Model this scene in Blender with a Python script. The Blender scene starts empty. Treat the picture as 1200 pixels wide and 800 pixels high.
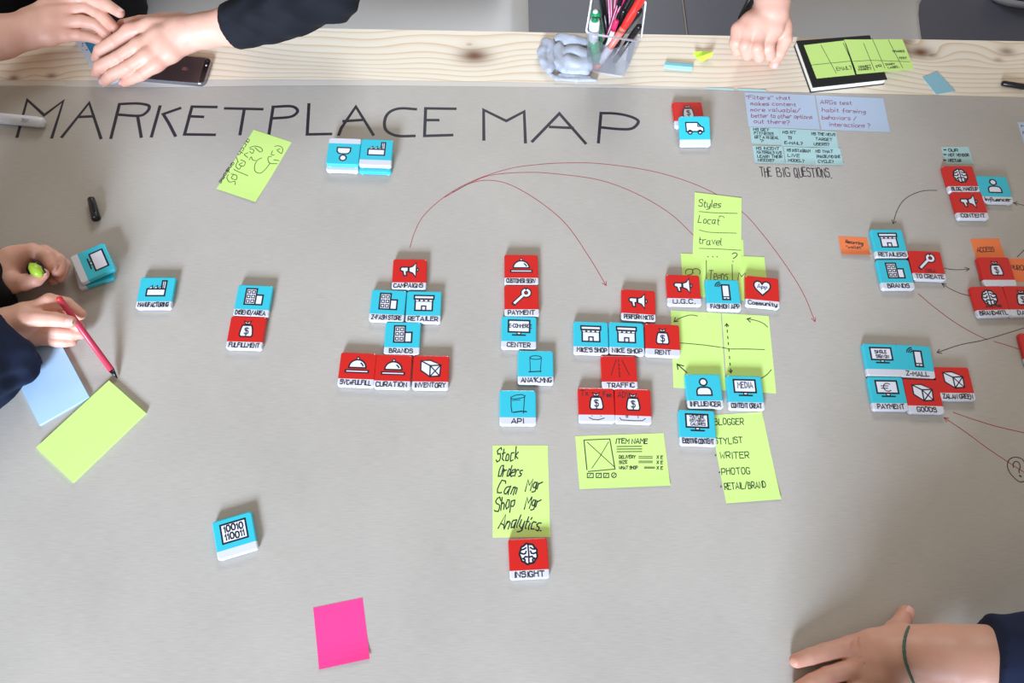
import bpy, math, random
import numpy as np
from mathutils import Matrix, Vector
random.seed(7)

# ------------------------------------------------------------------ camera, world, lights, exposure
SC = bpy.context.scene
COL = SC.collection
TZ = 0.75                       # height of the paper's top face (metres)
ROT = math.radians(-4.7)        # turns the room so that the table runs along X
FPX, PITCH, ROLL, CAMH = 911.9, math.radians(66.455), math.radians(4.62), 1.0174

def rz(v, a=ROT):
    c, s = math.cos(a), math.sin(a)
    return np.array([c*v[0]-s*v[1], s*v[0]+c*v[1], v[2]])
_F = np.array([0, math.cos(PITCH), -math.sin(PITCH)]); _R = np.array([1., 0, 0]); _U = np.cross(_R, _F)
_c, _s = math.cos(ROLL), math.sin(ROLL)
CR = rz(_c*_R+_s*_U); CU = rz(-_s*_R+_c*_U); CF = rz(_F)
CAM = np.array([0, 0, TZ+CAMH])
cd = bpy.data.cameras.new('camera'); cam = bpy.data.objects.new('camera', cd); COL.objects.link(cam)
cd.sensor_fit = 'HORIZONTAL'; cd.sensor_width = 36; cd.lens = FPX/1200*36; cd.clip_start = .02; cd.clip_end = 60
m = Matrix.Identity(4)
for i in range(3):
    m[i][0] = CR[i]; m[i][1] = CU[i]; m[i][2] = -CF[i]; m[i][3] = CAM[i]
cam.matrix_world = m
SC.camera = cam

SC.view_settings.view_transform = 'Standard'; SC.view_settings.look = 'None'
SC.view_settings.gamma = 1; SC.view_settings.use_curve_mapping = False
SC.view_settings.exposure = 0.0

W = bpy.data.worlds.new('world'); SC.world = W; W.use_nodes = True
bg = W.node_tree.nodes['Background']
bg.inputs[0].default_value = (1.0, 0.90, 0.80, 1); bg.inputs[1].default_value = 0.45

def window_light(name, x, y, z, w, h, power, col=(0.86, 0.93, 1.0), target=(0, .5, TZ)):
    l = bpy.data.lights.new(name, 'AREA'); l.shape = 'RECTANGLE'; l.size = w; l.size_y = h
    l.energy = power; l.color = col
    o = bpy.data.objects.new(name, l); COL.objects.link(o); o.location = (x, y, z)
    d = Vector(target)-Vector((x, y, z)); o.rotation_euler = d.to_track_quat('-Z', 'Y').to_euler()
    return o
window_light('window_light', -1.55, -5.0, 2.75, 1.5, 1.3, 1040, (.64, .77, .97))
window_light('window_light.001', .4, 4.6, 3.3, 2.0, 1.2, 95, (.9, .95, 1.0), (0.2, 1.4, .5))

# ------------------------------------------------------------------ helpers
def at(px, py, h=0.0):
    """point of the scene h millimetres above the paper under a pixel of the photograph"""
    d = CF + CR*(px-600)/FPX - CU*(py-400)/FPX
    z = TZ + h/1000.
    return CAM + d*((z-CAM[2])/d[2])

_M = {}
def mat(name, col, rough=.5, spec=.5, trans=0., bump=None, coat=0., metal=0., var=None, alpha=None):
    if name in _M: return _M[name]
    mt = bpy.data.materials.new(name); mt.use_nodes = True; nt = mt.node_tree; b = nt.nodes['Principled BSDF']
    b.inputs['Base Color'].default_value = (*col, 1); b.inputs['Roughness'].default_value = rough
    b.inputs['Specular IOR Level'].default_value = spec; b.inputs['Transmission Weight'].default_value = trans
    b.inputs['Coat Weight'].default_value = coat; b.inputs['Metallic'].default_value = metal
    tc = nt.nodes.new('ShaderNodeTexCoord')
    if var:                                          # (scale, amount) : mottled colour
        n = nt.nodes.new('ShaderNodeTexNoise'); n.inputs['Scale'].default_value = var[0]; n.inputs['Detail'].default_value = 5
        nt.links.new(tc.outputs['Object'], n.inputs['Vector'])
        mx = nt.nodes.new('ShaderNodeMix'); mx.data_type = 'RGBA'
        k = var[1]
        mx.inputs[6].default_value = (*[c*(1-k) for c in col], 1); mx.inputs[7].default_value = (*[min(1, c*(1+k)) for c in col], 1)
        nt.links.new(n.outputs['Fac'], mx.inputs[0]); nt.links.new(mx.outputs[2], b.inputs['Base Color'])
    if bump:                                         # (scale, strength, distance)
        n = nt.nodes.new('ShaderNodeTexNoise'); n.inputs['Scale'].default_value = bump[0]; n.inputs['Detail'].default_value = 6
        nt.links.new(tc.outputs['Object'], n.inputs['Vector'])
        bp = nt.nodes.new('ShaderNodeBump'); bp.inputs['Strength'].default_value = bump[1]; bp.inputs['Distance'].default_value = bump[2]
        nt.links.new(n.outputs['Fac'], bp.inputs['Height']); nt.links.new(bp.outputs[0], b.inputs['Normal'])
    _M[name] = mt
    return mt

def srgb(r, g, b):
    f = lambda c: (c/255/12.92) if c/255 <= .04045 else ((c/255+.055)/1.055)**2.4
    return (f(r), f(g), f(b))

def empty(name, loc, rot=0., label=None, cat=None, group=None):
    o = bpy.data.objects.new(name, None); o.empty_display_size = .02; COL.objects.link(o)
    o.location = tuple(loc); o.rotation_euler = (0, 0, rot)
    if label: tag(o, label, cat, group)
    return o
def tag(o, label, cat=None, group=None, kind=None):
    if label: o['label'] = label
    if cat: o['category'] = cat
    if group: o['group'] = group
    if kind: o['kind'] = kind
    return o
def wm(o):
    """world matrix of an object from its own transforms and its parents'"""
    mm = Matrix.LocRotScale(o.location, o.rotation_euler, o.scale)
    return wm(o.parent) @ mm if o.parent else mm
def me(name, V, F, mt, smooth=False):
    ms = bpy.data.meshes.new(name); ms.from_pydata([tuple(map(float, v)) for v in V], [], [tuple(int(i) for i in f) for f in F])
    for x in (mt if isinstance(mt, (list, tuple)) else [mt]): ms.materials.append(x)
    if smooth: ms.polygons.foreach_set('use_smooth', [True]*len(ms.polygons))
    ms.update(); return ms
def ob(name, ms, parent=None, loc=(0, 0, 0), rot=(0, 0, 0)):
    o = bpy.data.objects.new(name, ms); COL.objects.link(o); o.location = loc; o.rotation_euler = rot
    if parent: o.parent = parent
    return o
def wob(name, V, F, mt, parent=None, smooth=False):
    """mesh given in world coordinates; its origin goes to its parent's origin, or to its own base centre"""
    V = np.asarray(V, float).reshape(-1, 3)
    if parent:
        inv = np.array(wm(parent).inverted()); L = V @ inv[:3, :3].T + inv[:3, 3]
        return ob(name, me(name, L, F, mt, smooth), parent)
    c = (V.min(0)+V.max(0))/2; c[2] = V[:, 2].min()
    return ob(name, me(name, V-c, F, mt, smooth), None, tuple(c))

# ---- flat drawing: strokes and fills as thin ribbons
def ribbon(pts, w, closed=False):
    P = np.array(pts, float)
    if len(P) < 2: P = np.vstack([P, P+[w*.5, 0]])
    keep = [0]
    for i in range(1, len(P)):
        if np.hypot(*(P[i]-P[keep[-1]])) > 1e-6: keep.append(i)
    P = P[keep]
    if closed and np.hypot(*(P[0]-P[-1])) < 1e-6: P = P[:-1]
    n = len(P)
    if n < 2: P = np.vstack([P, P[0]+[w*.5, 0]]); n = 2; closed = False
    L = []
    for i in range(n):
        a = P[i]-P[i-1] if (i > 0 or closed) else P[1]-P[0]
        b = P[(i+1) % n]-P[i] if (i < n-1 or closed) else a
        a = a/(np.hypot(*a)+1e-12); b = b/(np.hypot(*b)+1e-12)
        t = a+b; l = np.hypot(*t)
        if l < .3: t = a; l = 1; k = 1
        else: t = t/l; k = min(1/max(t@a, .4), 1.8)
        nn = np.array([-t[1], t[0]])*w/2*k
        e = 0
        if not closed and i == 0: e = -a*w*.35
        if not closed and i == n-1: e = b*w*.35
        L += [P[i]+nn+e, P[i]-nn+e]
    F = []
    for i in range(n if closed else n-1):
        j = (i+1) % n; F.append((2*i, 2*i+1, 2*j+1, 2*j))
    return L, F
def smoothpts(P, k=5):
    P = [np.array(p, float) for p in P]; Q = [2*P[0]-P[1]]+P+[2*P[-1]-P[-2]]; out = []
    for i in range(1, len(Q)-2):
        for j in range(k):
            t = j/k
            out.append(.5*((2*Q[i])+(-Q[i-1]+Q[i+1])*t+(2*Q[i-1]-5*Q[i]+4*Q[i+1]-Q[i+2])*t*t+(-Q[i-1]+3*Q[i]-3*Q[i+1]+Q[i+2])*t**3))
    out.append(P[-1]); return out
class Ink:
    def __init__(s): s.V = []; s.F = []; s.k = 0
    def stroke(s, pts, w, closed=False, smooth=0, z=0):
        if smooth: pts = smoothpts(pts, smooth)
        L, F = ribbon(pts, w, closed); o = len(s.V); s.k += 1
        zz = z + (s.k % 7)*.004
        s.V += [(p[0], p[1], zz) for p in L]; s.F += [tuple(i+o for i in f) for f in F]
        return s
    def fill(s, pts, z=0):
        o = len(s.V); P = [tuple(p) for p in pts]
        a = sum(P[i-1][0]*P[i][1]-P[i][0]*P[i-1][1] for i in range(len(P)))
        if a < 0: P = P[::-1]
        s.V += [(p[0], p[1], z) for p in P]; s.F.append(tuple(range(o, o+len(P)))); return s
    def lines(s, polys, w, z=0):
        for p in polys: s.stroke(p, w, z=z)
        return s
def arc(cx, cy, r, a0, a1, n=10, ry=None):
    ry = r if ry is None else ry
    return [(cx+r*math.cos(math.radians(a0+(a1-a0)*i/n)), cy+ry*math.sin(math.radians(a0+(a1-a0)*i/n))) for i in range(n+1)]

# ---- a small hand-lettering alphabet (digit pairs x y, baseline at y=2)
G = {'A': '02 39 62|14 54', 'B': '02 09 39 48 47 36 06|36 55 53 42 02', 'C': '58 49 19 07 04 12 42 53', 'D': '02 09 29 57 54 32 02',
'E': '59 09 02 52|06 46', 'F': '59 09 02|06 46', 'G': '58 49 19 07 04 12 42 53 55 35', 'H': '02 09|59 52|06 56', 'I': '12 19', 'J': '59 53 42 12 03',
'K': '02 09|59 05 52', 'L': '09 02 52', 'M': '02 09 35 69 62', 'N': '02 09 52 59', 'O': '19 07 04 12 42 54 57 49 19', 'P': '02 09 49 58 56 45 05',
'Q': '19 07 04 12 42 54 57 49 19|34 61', 'R': '02 09 49 58 56 45 05|25 52', 'S': '58 49 19 08 07 16 46 55 53 42 12 03', 'T': '09 69|39 32',
'U': '09 03 12 42 53 59', 'V': '09 32 69', 'W': '09 12 36 52 69', 'X': '02 59|09 52', 'Y': '09 36 69|36 32', 'Z': '09 59 02 52',
'a': '46 16 05 03 12 32 45|46 43 52', 'b': '09 02|05 26 46 54 42 12 03', 'c': '46 16 05 03 12 42', 'd': '46 16 05 03 12 32 44|49 42', 'e': '04 44 46 16 05 03 12 42',
'f': '49 28 22 20|05 45', 'g': '46 16 05 04 13 33 46|46 41 20 00', 'h': '09 02|05 26 45 42', 'i': '06 03 12|08 09', 'j': '26 21 00|28 29', 'k': '09 02|46 04 42',
'l': '09 03 12', 'm': '02 06|05 16 25 22|25 36 45 42', 'n': '02 06|05 26 45 42', 'o': '16 05 03 12 32 43 45 36 16', 'p': '00 06|05 26 46 44 33 03', 'q': '46 16 05 04 13 33 46|46 40',
'r': '02 06|05 26 46', 's': '46 16 05 14 34 43 32 02', 't': '18 13 22 32|06 36', 'u': '06 03 12 32 44|46 42', 'v': '06 22 46', 'w': '06 12 25 32 46', 'x': '02 46|06 42',
'y': '06 03 12 32 45|46 41 20 00', 'z': '06 46 02 42', '0': '19 07 04 12 32 44 47 39 19', '1': '07 19 12', '2': '08 19 39 48 46 02 52', '3': '09 49 26 45 43 32 02', '5': '49 09 06 36 45 43 32 02', '8': '26 08 19 39 48 26 04 12 32 44 26',
'.': '02 12', ',': '12 01', "'": '09 17', '"': '09 07|29 27', '?': '08 19 39 48 46 25 24|22 21', '!': '09 04|02 01', '/': '01 59', '-': '05 35', '+': '05 45|27 23', ':': '06 05|03 02',
'$': '48 39 19 08 16 36 45 43 32 12 03|20 29', '%': '02 49|08 09|42 43', '~': '24 25', '*': '04 26 14 25|04 24', '(': '29 07 04 22'}
def lettering(s, x0, y0, width, height, rnd=.06, slant=0., sq=None):
    """strokes of a line of handwriting that starts at x0, y0 and is width wide and height (of capitals) tall"""
    rg = random.Random(sum(map(ord, s))+int(abs(x0)*100))
    adv = []; x = 0; out = []
    for ch in s:
        if ch == ' ': x += 3.5; continue
        g = G.get(ch)
        if g is None: x += 3; continue
        pl = [[(int(q[0]), int(q[1])-2) for q in part.split()] for part in g.split('|')]
        wd = max(p[0] for st in pl for p in st); dy = rg.uniform(-.5, .5)
        for st in pl:
            out.append([(x+p[0]+rg.uniform(-1, 1)*rnd*5, p[1]+dy+rg.uniform(-1, 1)*rnd*5) for p in st])
        x += wd+1.8
    tot = max(x-1.8, 1)
    sx = width/tot; sy = height/7.
    return [[(x0+sx*p[0]+slant*sy*p[1], y0+sy*p[1]) for p in st] for st in out]
# ------------------------------------------------------------------ setting: floor, far seats, table, paper
floor = ob('floor', me('floor', [(-3, -3.5, -.004), (3, -3.5, -.004), (3, 3.5, -.004), (-3, 3.5, -.004)], [(0, 1, 2, 3)], mat('grout', srgb(150, 140, 128), .9)))
floor['kind'] = 'structure'
TILE = .6
def slab_box(x0, x1, y0, y1, z0, z1, b=0.):
    """box with a chamfered top"""
    V = [(x0, y0, z0), (x1, y0, z0), (x1, y1, z0), (x0, y1, z0), (x0, y0, z1-b), (x1, y0, z1-b), (x1, y1, z1-b), (x0, y1, z1-b)]
    F = [(3, 2, 1, 0), (0, 1, 5, 4), (1, 2, 6, 5), (2, 3, 7, 6), (3, 0, 4, 7)]
    if b:
        V += [(x0+b, y0+b, z1), (x1-b, y0+b, z1), (x1-b, y1-b, z1), (x0+b, y1-b, z1)]
        F += [(4, 5, 9, 8), (5, 6, 10, 9), (6, 7, 11, 10), (7, 4, 8, 11), (8, 9, 10, 11)]
    else: F.append((4, 5, 6, 7))
    return V, F
V_, F_ = slab_box(.003, TILE-.003, .003, TILE-.003, -.02, 0, .0015)
ftm = me('floor_tile', V_, F_, mat('slate_tile', srgb(62, 64, 76), .45, var=(9, .12), bump=(60, .15, .002)))
g1 = at(802, 15, -750); 
ox = g1[0] % TILE; oy = at(900, -40, -750)[1] % TILE
for i in range(-5, 5):
    for j in range(-6, 5):
        ob('floor_tile', ftm, floor, (ox+i*TILE, oy+j*TILE, 0))

WOODT = .030
def pine():
    mt = bpy.data.materials.new('pine'); mt.use_nodes = True; nt = mt.node_tree; b = nt.nodes['Principled BSDF']
    N = nt.nodes.new; Lk = nt.links.new
    tc = N('ShaderNodeTexCoord'); sep = N('ShaderNodeSeparateXYZ'); geo = N('ShaderNodeNewGeometry'); Lk(geo.outputs['Position'], sep.inputs[0])
    def mth(op, a, b2=None, c=None):
        n = N('ShaderNodeMath'); n.operation = op
        for i, v in enumerate((a, b2, c)):
            if v is None: continue
            if isinstance(v, (int, float)): n.inputs[i].default_value = v
            else: Lk(v, n.inputs[i])
        return n.outputs[0]
    x, y = sep.outputs[0], sep.outputs[1]
    cmb = N('ShaderNodeCombineXYZ'); Lk(mth('MULTIPLY', x, 2.2), cmb.inputs[0]); Lk(mth('MULTIPLY', y, 7), cmb.inputs[1])
    n1 = N('ShaderNodeTexNoise'); n1.inputs['Scale'].default_value = 1.; n1.inputs['Detail'].default_value = 1.5; Lk(cmb.outputs[0], n1.inputs['Vector'])
    phase = mth('ADD', mth('MULTIPLY', y, 80.), mth('MULTIPLY', n1.outputs[0], 9.))
    dark = None
    for (px, py, s, a) in [(556, 65, 9, 1.), (550, 52, 2, .25), (1079, 61, 7, .8), (1091, 64, 4, .5), (1180, 60, 5, .5), (1170, 70, 3, .3), (16, 91, 3, .6), (60, 88.5, 3, .5), (1066, 48, 4, .4), (440, 60, 30, .0)]:
        p = at(px, py)
        dx = mth('MULTIPLY', mth('SUBTRACT', x, float(p[0])), .62); dy = mth('SUBTRACT', y, float(p[1]))
        r2 = mth('ADD', mth('MULTIPLY', dx, dx), mth('MULTIPLY', dy, dy))
        g = mth('EXPONENT', mth('MULTIPLY', r2, -1/(2*(s*.0034)**2)))
        phase = mth('ADD', phase, mth('MULTIPLY', g, 1.7*a))
        k = mth('EXPONENT', mth('MULTIPLY', r2, -1/(2*(s*.0013)**2)))
        k = mth('MULTIPLY', k, min(1, 1.0*a+.2*(a > 0)))
        dark = k if dark is None else mth('MAXIMUM', dark, k)
    fr = mth('FRACT', phase)
    line = mth('POWER', fr, 4.5)                     # early wood pale, a sharp late-wood line
    cm2 = N('ShaderNodeCombineXYZ'); Lk(mth('MULTIPLY', x, 12), cm2.inputs[0]); Lk(mth('MULTIPLY', y, 500), cm2.inputs[1])
    n2 = N('ShaderNodeTexNoise'); n2.inputs['Scale'].default_value = 1.; Lk(cm2.outputs[0], n2.inputs['Vector'])
    f = mth('ADD', mth('MULTIPLY', line, .62), mth('MULTIPLY', n2.outputs[0], .16))
    mx = N('ShaderNodeMix'); mx.data_type = 'RGBA'; mx.inputs[6].default_value = (*srgb(236, 226, 206), 1); mx.inputs[7].default_value = (*srgb(196, 150, 92), 1); Lk(f, mx.inputs[0])
    m2 = N('ShaderNodeMix'); m2.data_type = 'RGBA'; m2.inputs[7].default_value = (*srgb(112, 74, 44), 1); Lk(mx.outputs[2], m2.inputs[6]); Lk(dark, m2.inputs[0])
    Lk(m2.outputs[2], b.inputs['Base Color']); b.inputs['Roughness'].default_value = .55; b.inputs['Specular IOR Level'].default_value = .3
    bp = N('ShaderNodeBump'); bp.inputs['Strength'].default_value = .15; bp.inputs['Distance'].default_value = .0005; Lk(f, bp.inputs['Height']); Lk(bp.outputs[0], b.inputs['Normal'])
    return mt
PINE = pine()
yb = np.mean([at(400, 31)[1], at(620, 34)[1], at(780, 38)[1], at(1000, 46)[1], at(1190, 51)[1]])
yp = np.mean([at(100, 100)[1], at(300, 101.5)[1], at(600, 102)[1], at(740, 103)[1], at(900, 107)[1], at(1190, 112)[1]])
X0, X1, Y0 = -1.3, 1.3, -.16
TT = TZ-.0006
table = empty('table', (0, (yb+Y0)/2, 0), 0, 'long pine table covered by brown kraft paper up to its far edge', 'table')
def wbox(name, x0, x1, y0, y1, z0, z1, mt, parent, b=0.):
    V, F = slab_box(x0, x1, y0, y1, z0, z1, b); return wob(name, V, F, mt, parent)
# the top is glued up from long boards
wbox('board', X0, X1, yp-.045, yb, TT-WOODT, TT, PINE, table, .0012)
for k in range(4):
    ya = Y0+(yp-.046-Y0)*k/4; yc = Y0+(yp-.046-Y0)*(k+1)/4-.001
    wbox('board', X0, X1, ya, yc, TT-WOODT, TT, PINE, table, .0012)
for sx in (X0+.12, X1-.2):
    for sy in (Y0+.08, yb-.16):
        wbox('leg', sx, sx+.08, sy, sy+.08, 0, TT-WOODT, PINE, table)
wbox('apron', X0+.16, X1-.16, yb-.11, yb-.085, TT-WOODT-.09, TT-WOODT, PINE, table)

def paper_mat(name, base, amt):
    mt = bpy.data.materials.new(name); mt.use_nodes = True; nt = mt.node_tree; b = nt.nodes['Principled BSDF']; N = nt.nodes.new; Lk = nt.links.new
    tc = N('ShaderNodeTexCoord'); mp = N('ShaderNodeMapping'); mp.inputs['Scale'].default_value = (60, 900, 1); Lk(tc.outputs['Object'], mp.inputs[0])
    n = N('ShaderNodeTexNoise'); n.inputs['Scale'].default_value = 1; n.inputs['Detail'].default_value = 3; Lk(mp.outputs[0], n.inputs['Vector'])
    n3 = N('ShaderNodeTexNoise'); n3.inputs['Scale'].default_value = 5; n3.inputs['Detail'].default_value = 4; Lk(tc.outputs['Object'], n3.inputs['Vector'])
    ad = N('ShaderNodeMath'); ad.operation = 'ADD'; Lk(n.outputs[0], ad.inputs[0]); Lk(n3.outputs[0], ad.inputs[1])
    hf = N('ShaderNodeMath'); hf.operation = 'MULTIPLY'; hf.inputs[1].default_value = .5; Lk(ad.outputs[0], hf.inputs[0])
    mx = N('ShaderNodeMix'); mx.data_type = 'RGBA'
    mx.inputs[6].default_value = (*[c*(1-amt) for c in base], 1); mx.inputs[7].default_value = (*[c*(1+amt) for c in base], 1)
    Lk(hf.outputs[0], mx.inputs[0]); Lk(mx.outputs[2], b.inputs['Base Color'])
    b.inputs['Roughness'].default_value = .62; b.inputs['Specular IOR Level'].default_value = .35
    bp = N('ShaderNodeBump'); bp.inputs['Strength'].default_value = .35; bp.inputs['Distance'].default_value = .004; Lk(n3.outputs[0], bp.inputs['Height'])
    Lk(bp.outputs[0], b.inputs['Normal'])
    return mt
KRAFT = paper_mat('kraft_paper', srgb(178, 171, 161), .3)
UNDER = paper_mat('under_paper', srgb(205, 198, 188), .05)
ye = [(X0+.01, None)]
def sheet(name, edge, z0, z1, mt, label):
    """sheet with a slightly wavering far edge"""
    n = 60; xs = np.linspace(X0+.005, X1-.005, n); V = []; F = []
    for x in xs:
        for z in (z0, z1): V += [(x, Y0-.004, z), (x, edge(x), z)]
    for i in range(n-1):
        a = 4*i; b = a+4
        F += [(a+2, b+2, b+3, a+3), (a, a+1, b+1, b), (a+1, a+3, b+3, b+1), (a, b, b+2, a+2)]
    F += [(0, 2, 3, 1), (4*n-4, 4*n-3, 4*n-1, 4*n-2)]
    o = wob(name, V, F, mt); return tag(o, label, 'paper')
ypts = sorted([(float(at(px, py)[0]), float(at(px, py)[1])) for px, py in [(-60, 101), (60, 101), (170, 103), (300, 101), (450, 100.5), (600, 102), (740, 103.5), (820, 105), (900, 108), (1000, 110), (1200, 114)]])
upts = sorted([(float(at(px, py)[0]), float(at(px, py)[1])) for px, py in [(-60, 94), (60, 94), (300, 93.5), (450, 94), (600, 96.5), (740, 100), (850, 103.5), (900, 107), (1000, 110.5), (1200, 116)]])
PAPER = sheet('kraft_paper_sheet', lambda x: float(np.interp(x, *zip(*ypts))), TZ-.0003, TZ, KRAFT, 'large sheet of brown kraft paper with the hand-lettered title, spread over the table')
sheet('paper_underlay', lambda x: float(np.interp(x, *zip(*upts))), TZ-.0006, TZ-.00032, UNDER, 'pale paper sheet showing as a thin strip along the far edge of the kraft paper')

INKBLACK = mat('black_marker', srgb(38, 36, 46), .6); INKRED = mat('red_pen', srgb(165, 45, 58), .6); INKFINE = mat('fine_liner', srgb(48, 46, 48), .6)
INKGREEN = mat('olive_ink', srgb(42, 66, 30), .6); MAROON = mat('maroon_ink', srgb(150, 60, 85), .6)
def pxm(p): q = at(p[0], p[1]); return (q[0]*1000, q[1]*1000)
def ink_world(name, ink, mt, parent, h=.12, label=None):
    V = np.array(ink.V); V = np.column_stack([V[:, 0]/1000, V[:, 1]/1000, TZ+(h+V[:, 2])/1000])
    o = wob(name, V, ink.F, mt, parent)
    if label: o['label'] = label
    return o
def pl(s, sc, ox, oy):
    return [[(float(a)/sc+ox, float(b)/sc+oy) for a, b in (q.split(',') for q in st.split())] for st in s.split('|')]
TITLE = [('0,0', pl('80,642 128,468 207,540 297,473 243,645', 4, 0, 0)), ('', pl('290,642 418,482 473,648|372,548 440,545', 4, 0, 0)),
 ('', pl('520,647 560,488|560,488 640,485 690,492 700,505 685,528 650,543 550,537|645,545 662,642', 4, 0, 0)),
 ('', pl('750,498 710,640|845,507 765,535 790,575 822,637', 4, 0, 0)), ('', pl('1015,502 900,500 865,630 1007,632|885,545 952,548', 4, 0, 0)),
 ('', pl('95,508 270,512|185,512 165,630', 4, 240, 0)), ('', pl('300,633 320,503|318,501 400,498 430,510 432,528 400,548 318,555', 4, 240, 0)),
 ('', pl('488,488 480,630 592,628', 4, 240, 0)), ('', pl('628,632 640,600 708,500 790,632|650,568 742,562', 4, 240, 0)),
 ('', pl('990,512 920,508 875,520 850,545 842,580 850,610 880,630 920,638 983,637', 4, 240, 0)), ('', pl('1175,510 1035,508 1030,637 1160,633|1035,563 1095,563', 4, 240, 0)),
 ('', pl('108,655 107,515 213,567 297,523 303,668', 4, 540, 0)), ('', pl('335,663 462,532 585,672|418,595 525,600', 4, 540, 0)),
 ('', pl('645,668 657,530|655,530 720,532 780,542 825,560 830,578 800,603 740,605 655,597', 4, 540, 0))]
for _, st in TITLE:
    k = Ink()
    for s in st: k.stroke([pxm(p) for p in s], 5.0, smooth=5 if len(s) > 5 else 0)
    ink_world('letter', k, INKBLACK, PAPER)
def text_px(ink, s, p0, p1, h, w, rnd=.06, slant=0.):
    """one line of handwriting between two pixels, h mm tall, pen w mm wide, in world millimetres"""
    a = np.array(pxm(p0)); b = np.array(pxm(p1)); d = b-a; L = np.hypot(*d); d = d/L; n = np.array([-d[1], d[0]])
    for st in lettering(s, 0, 0, L, h, rnd, slant):
        ink.stroke([a+d*q[0]+n*q[1] for q in st], w)
k = Ink()
for s, a, b in (('THE', 891.5, 904.5), ('BIG', 911, 926), ('QUESTIONS.', 931.5, 974.5)): text_px(k, s, (a, 206.5+(a-890)*.012), (b, 206.7+(b-890)*.012), 17, 1.5, .02)
ink_world('caption', k, INKBLACK, PAPER)
def drawn(name, pts, w, mt, heads=(), size=5, smooth=6, h=.12):
    k = Ink(); P = [pxm(p) for p in pts]; k.stroke(P, w, smooth=smooth)
    for (i, j) in heads:                              # arrow head at point i coming from point j
        a = np.array(P[i]); b = np.array(P[j]); d = (b-a)/np.hypot(*(b-a))*size*1.4
        for an in (.5, -.5):
            c, s = math.cos(an), math.sin(an); k.stroke([a, a+[c*d[0]-s*d[1], s*d[0]+c*d[1]]], w)
    return ink_world(name, k, mt, PAPER, h)
RW = 1.0
drawn('arrow', [(480.4, 290), (486, 271.8), (496.8, 252.3), (520.7, 230.7), (551, 213.3), (594.3, 198.2), (633.3, 192.5), (668, 190.8), (702.6, 191.7), (754.6, 198.6), (798, 209.9), (837, 226.3), (869.5, 248), (893.3, 274), (919.3, 308.6), (941, 343.3), (955.2, 377)], RW, INKRED, [(-1, -2)])
drawn('arrow', [(520.7, 231.3), (551, 214.5), (577, 205), (616, 202), (650.6, 203.6), (702.6, 211), (746, 227), (785, 250), (815.3, 278.3)], RW, INKRED)
drawn('arrow', [(530, 225.5), (551, 214.8), (572.7, 211.2), (598.7, 216.8), (633.3, 237), (663.6, 263), (689.6, 300), (710.4, 334.6)], RW, INKRED, [(-1, -2)])
BW = 1.1
drawn('arrow', [(1098, 223), (1080, 224), (1062, 232), (1052, 245), (1046.5, 262)], BW, INKFINE, [(-1, -2)])
drawn('arrow', [(1215, 243), (1200, 240.5), (1187.5, 237.5)], BW, INKFINE, [(-1, -2)])
drawn('arrow', [(1103, 313), (1112, 315.3), (1124, 316), (1136, 315)], BW, INKFINE, [(-1, -2)])
drawn('arrow', [(1138, 347), (1125, 343.5), (1113, 338), (1103.5, 332)], BW, INKFINE, [(-1, -2)])
drawn('arrow', [(1216, 378), (1200, 384), (1178, 391), (1150, 399), (1125, 404), (1098, 413)], BW, INKFINE, [(-1, -2)])
drawn('line', [(1192, 301), (1203, 290)], BW, INKFINE)
drawn('line', [(1076, 344), (1095, 360), (1118, 377), (1140, 390), (1157, 398)], BW, INKRED)
drawn('line', [(1165, 400), (1182, 405), (1212, 415)], BW, INKRED)
drawn('line', [(1117, 483), (1140, 491), (1170, 500), (1210, 509)], BW, INKRED)
drawn('arrow', [(1215, 562), (1195, 550), (1160, 527), (1130, 505), (1106, 489)], BW, INKRED, [(-1, -2)])
k = Ink(); k.stroke([pxm(p) for p in [(1203, 546), (1198, 538), (1190, 535.5), (1183, 538), (1180.5, 545), (1183, 553), (1190, 561), (1196, 564.5), (1203, 562), (1207, 554), (1203, 545)]], 1.3, smooth=4)
k.stroke([pxm(p) for p in [(1187.5, 547.5), (1187.5, 543), (1190, 540.5), (1194, 542), (1195.5, 547), (1194, 551), (1194.5, 554)]], 1.3, smooth=4)
k.stroke([pxm(p) for p in [(1195, 557.2), (1196.5, 558)]], 2.2)
ink_world('question_mark', k, INKFINE, PAPER)

# ------------------------------------------------------------------ icon tiles
HW, TH, CUT = 25., 8., -14.3
CY = mat('cyan_plastic', srgb(48, 190, 208), .22, coat=.4); RD = mat('red_plastic', srgb(206, 24, 20), .22, coat=.4)
WH = mat('white_plastic', srgb(212, 213, 220), .25, coat=.4); WP = mat('white_print', srgb(228, 228, 238), .45); BK = mat('black_print', srgb(16, 18, 28), .45); CL = mat('frosted_plastic', srgb(205, 215, 222), .3)
def ring(hw, r, cut=CUT):
    P = []
    for cx, cy, a in ((hw-r, hw-r, 0), (-hw+r, hw-r, 90)): P += arc(cx, cy, r, a, a+90, 4)
    P += [(-hw, cut)]
    up = P+[(hw, cut)]
    Q = [(-hw, cut)]
    for cx, cy, a in ((-hw+r, -hw+r, 180), (hw-r, -hw+r, 270)): Q += arc(cx, cy, r, a, a+90, 4)
    return up, Q+[(hw, cut)]
def loft(rings, zs):
    n = len(rings[0]); V = []; F = [tuple(range(n-1, -1, -1))]
    for r, z in zip(rings, zs): V += [(p[0]/1000, p[1]/1000, z/1000) for p in r]
    for k in range(len(rings)-1):
        for i in range(n): j = (i+1) % n; F.append((k*n+i, k*n+j, (k+1)*n+j, (k+1)*n+i))
    F.append(tuple((len(rings)-1)*n+i for i in range(n))); return V, F
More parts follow.
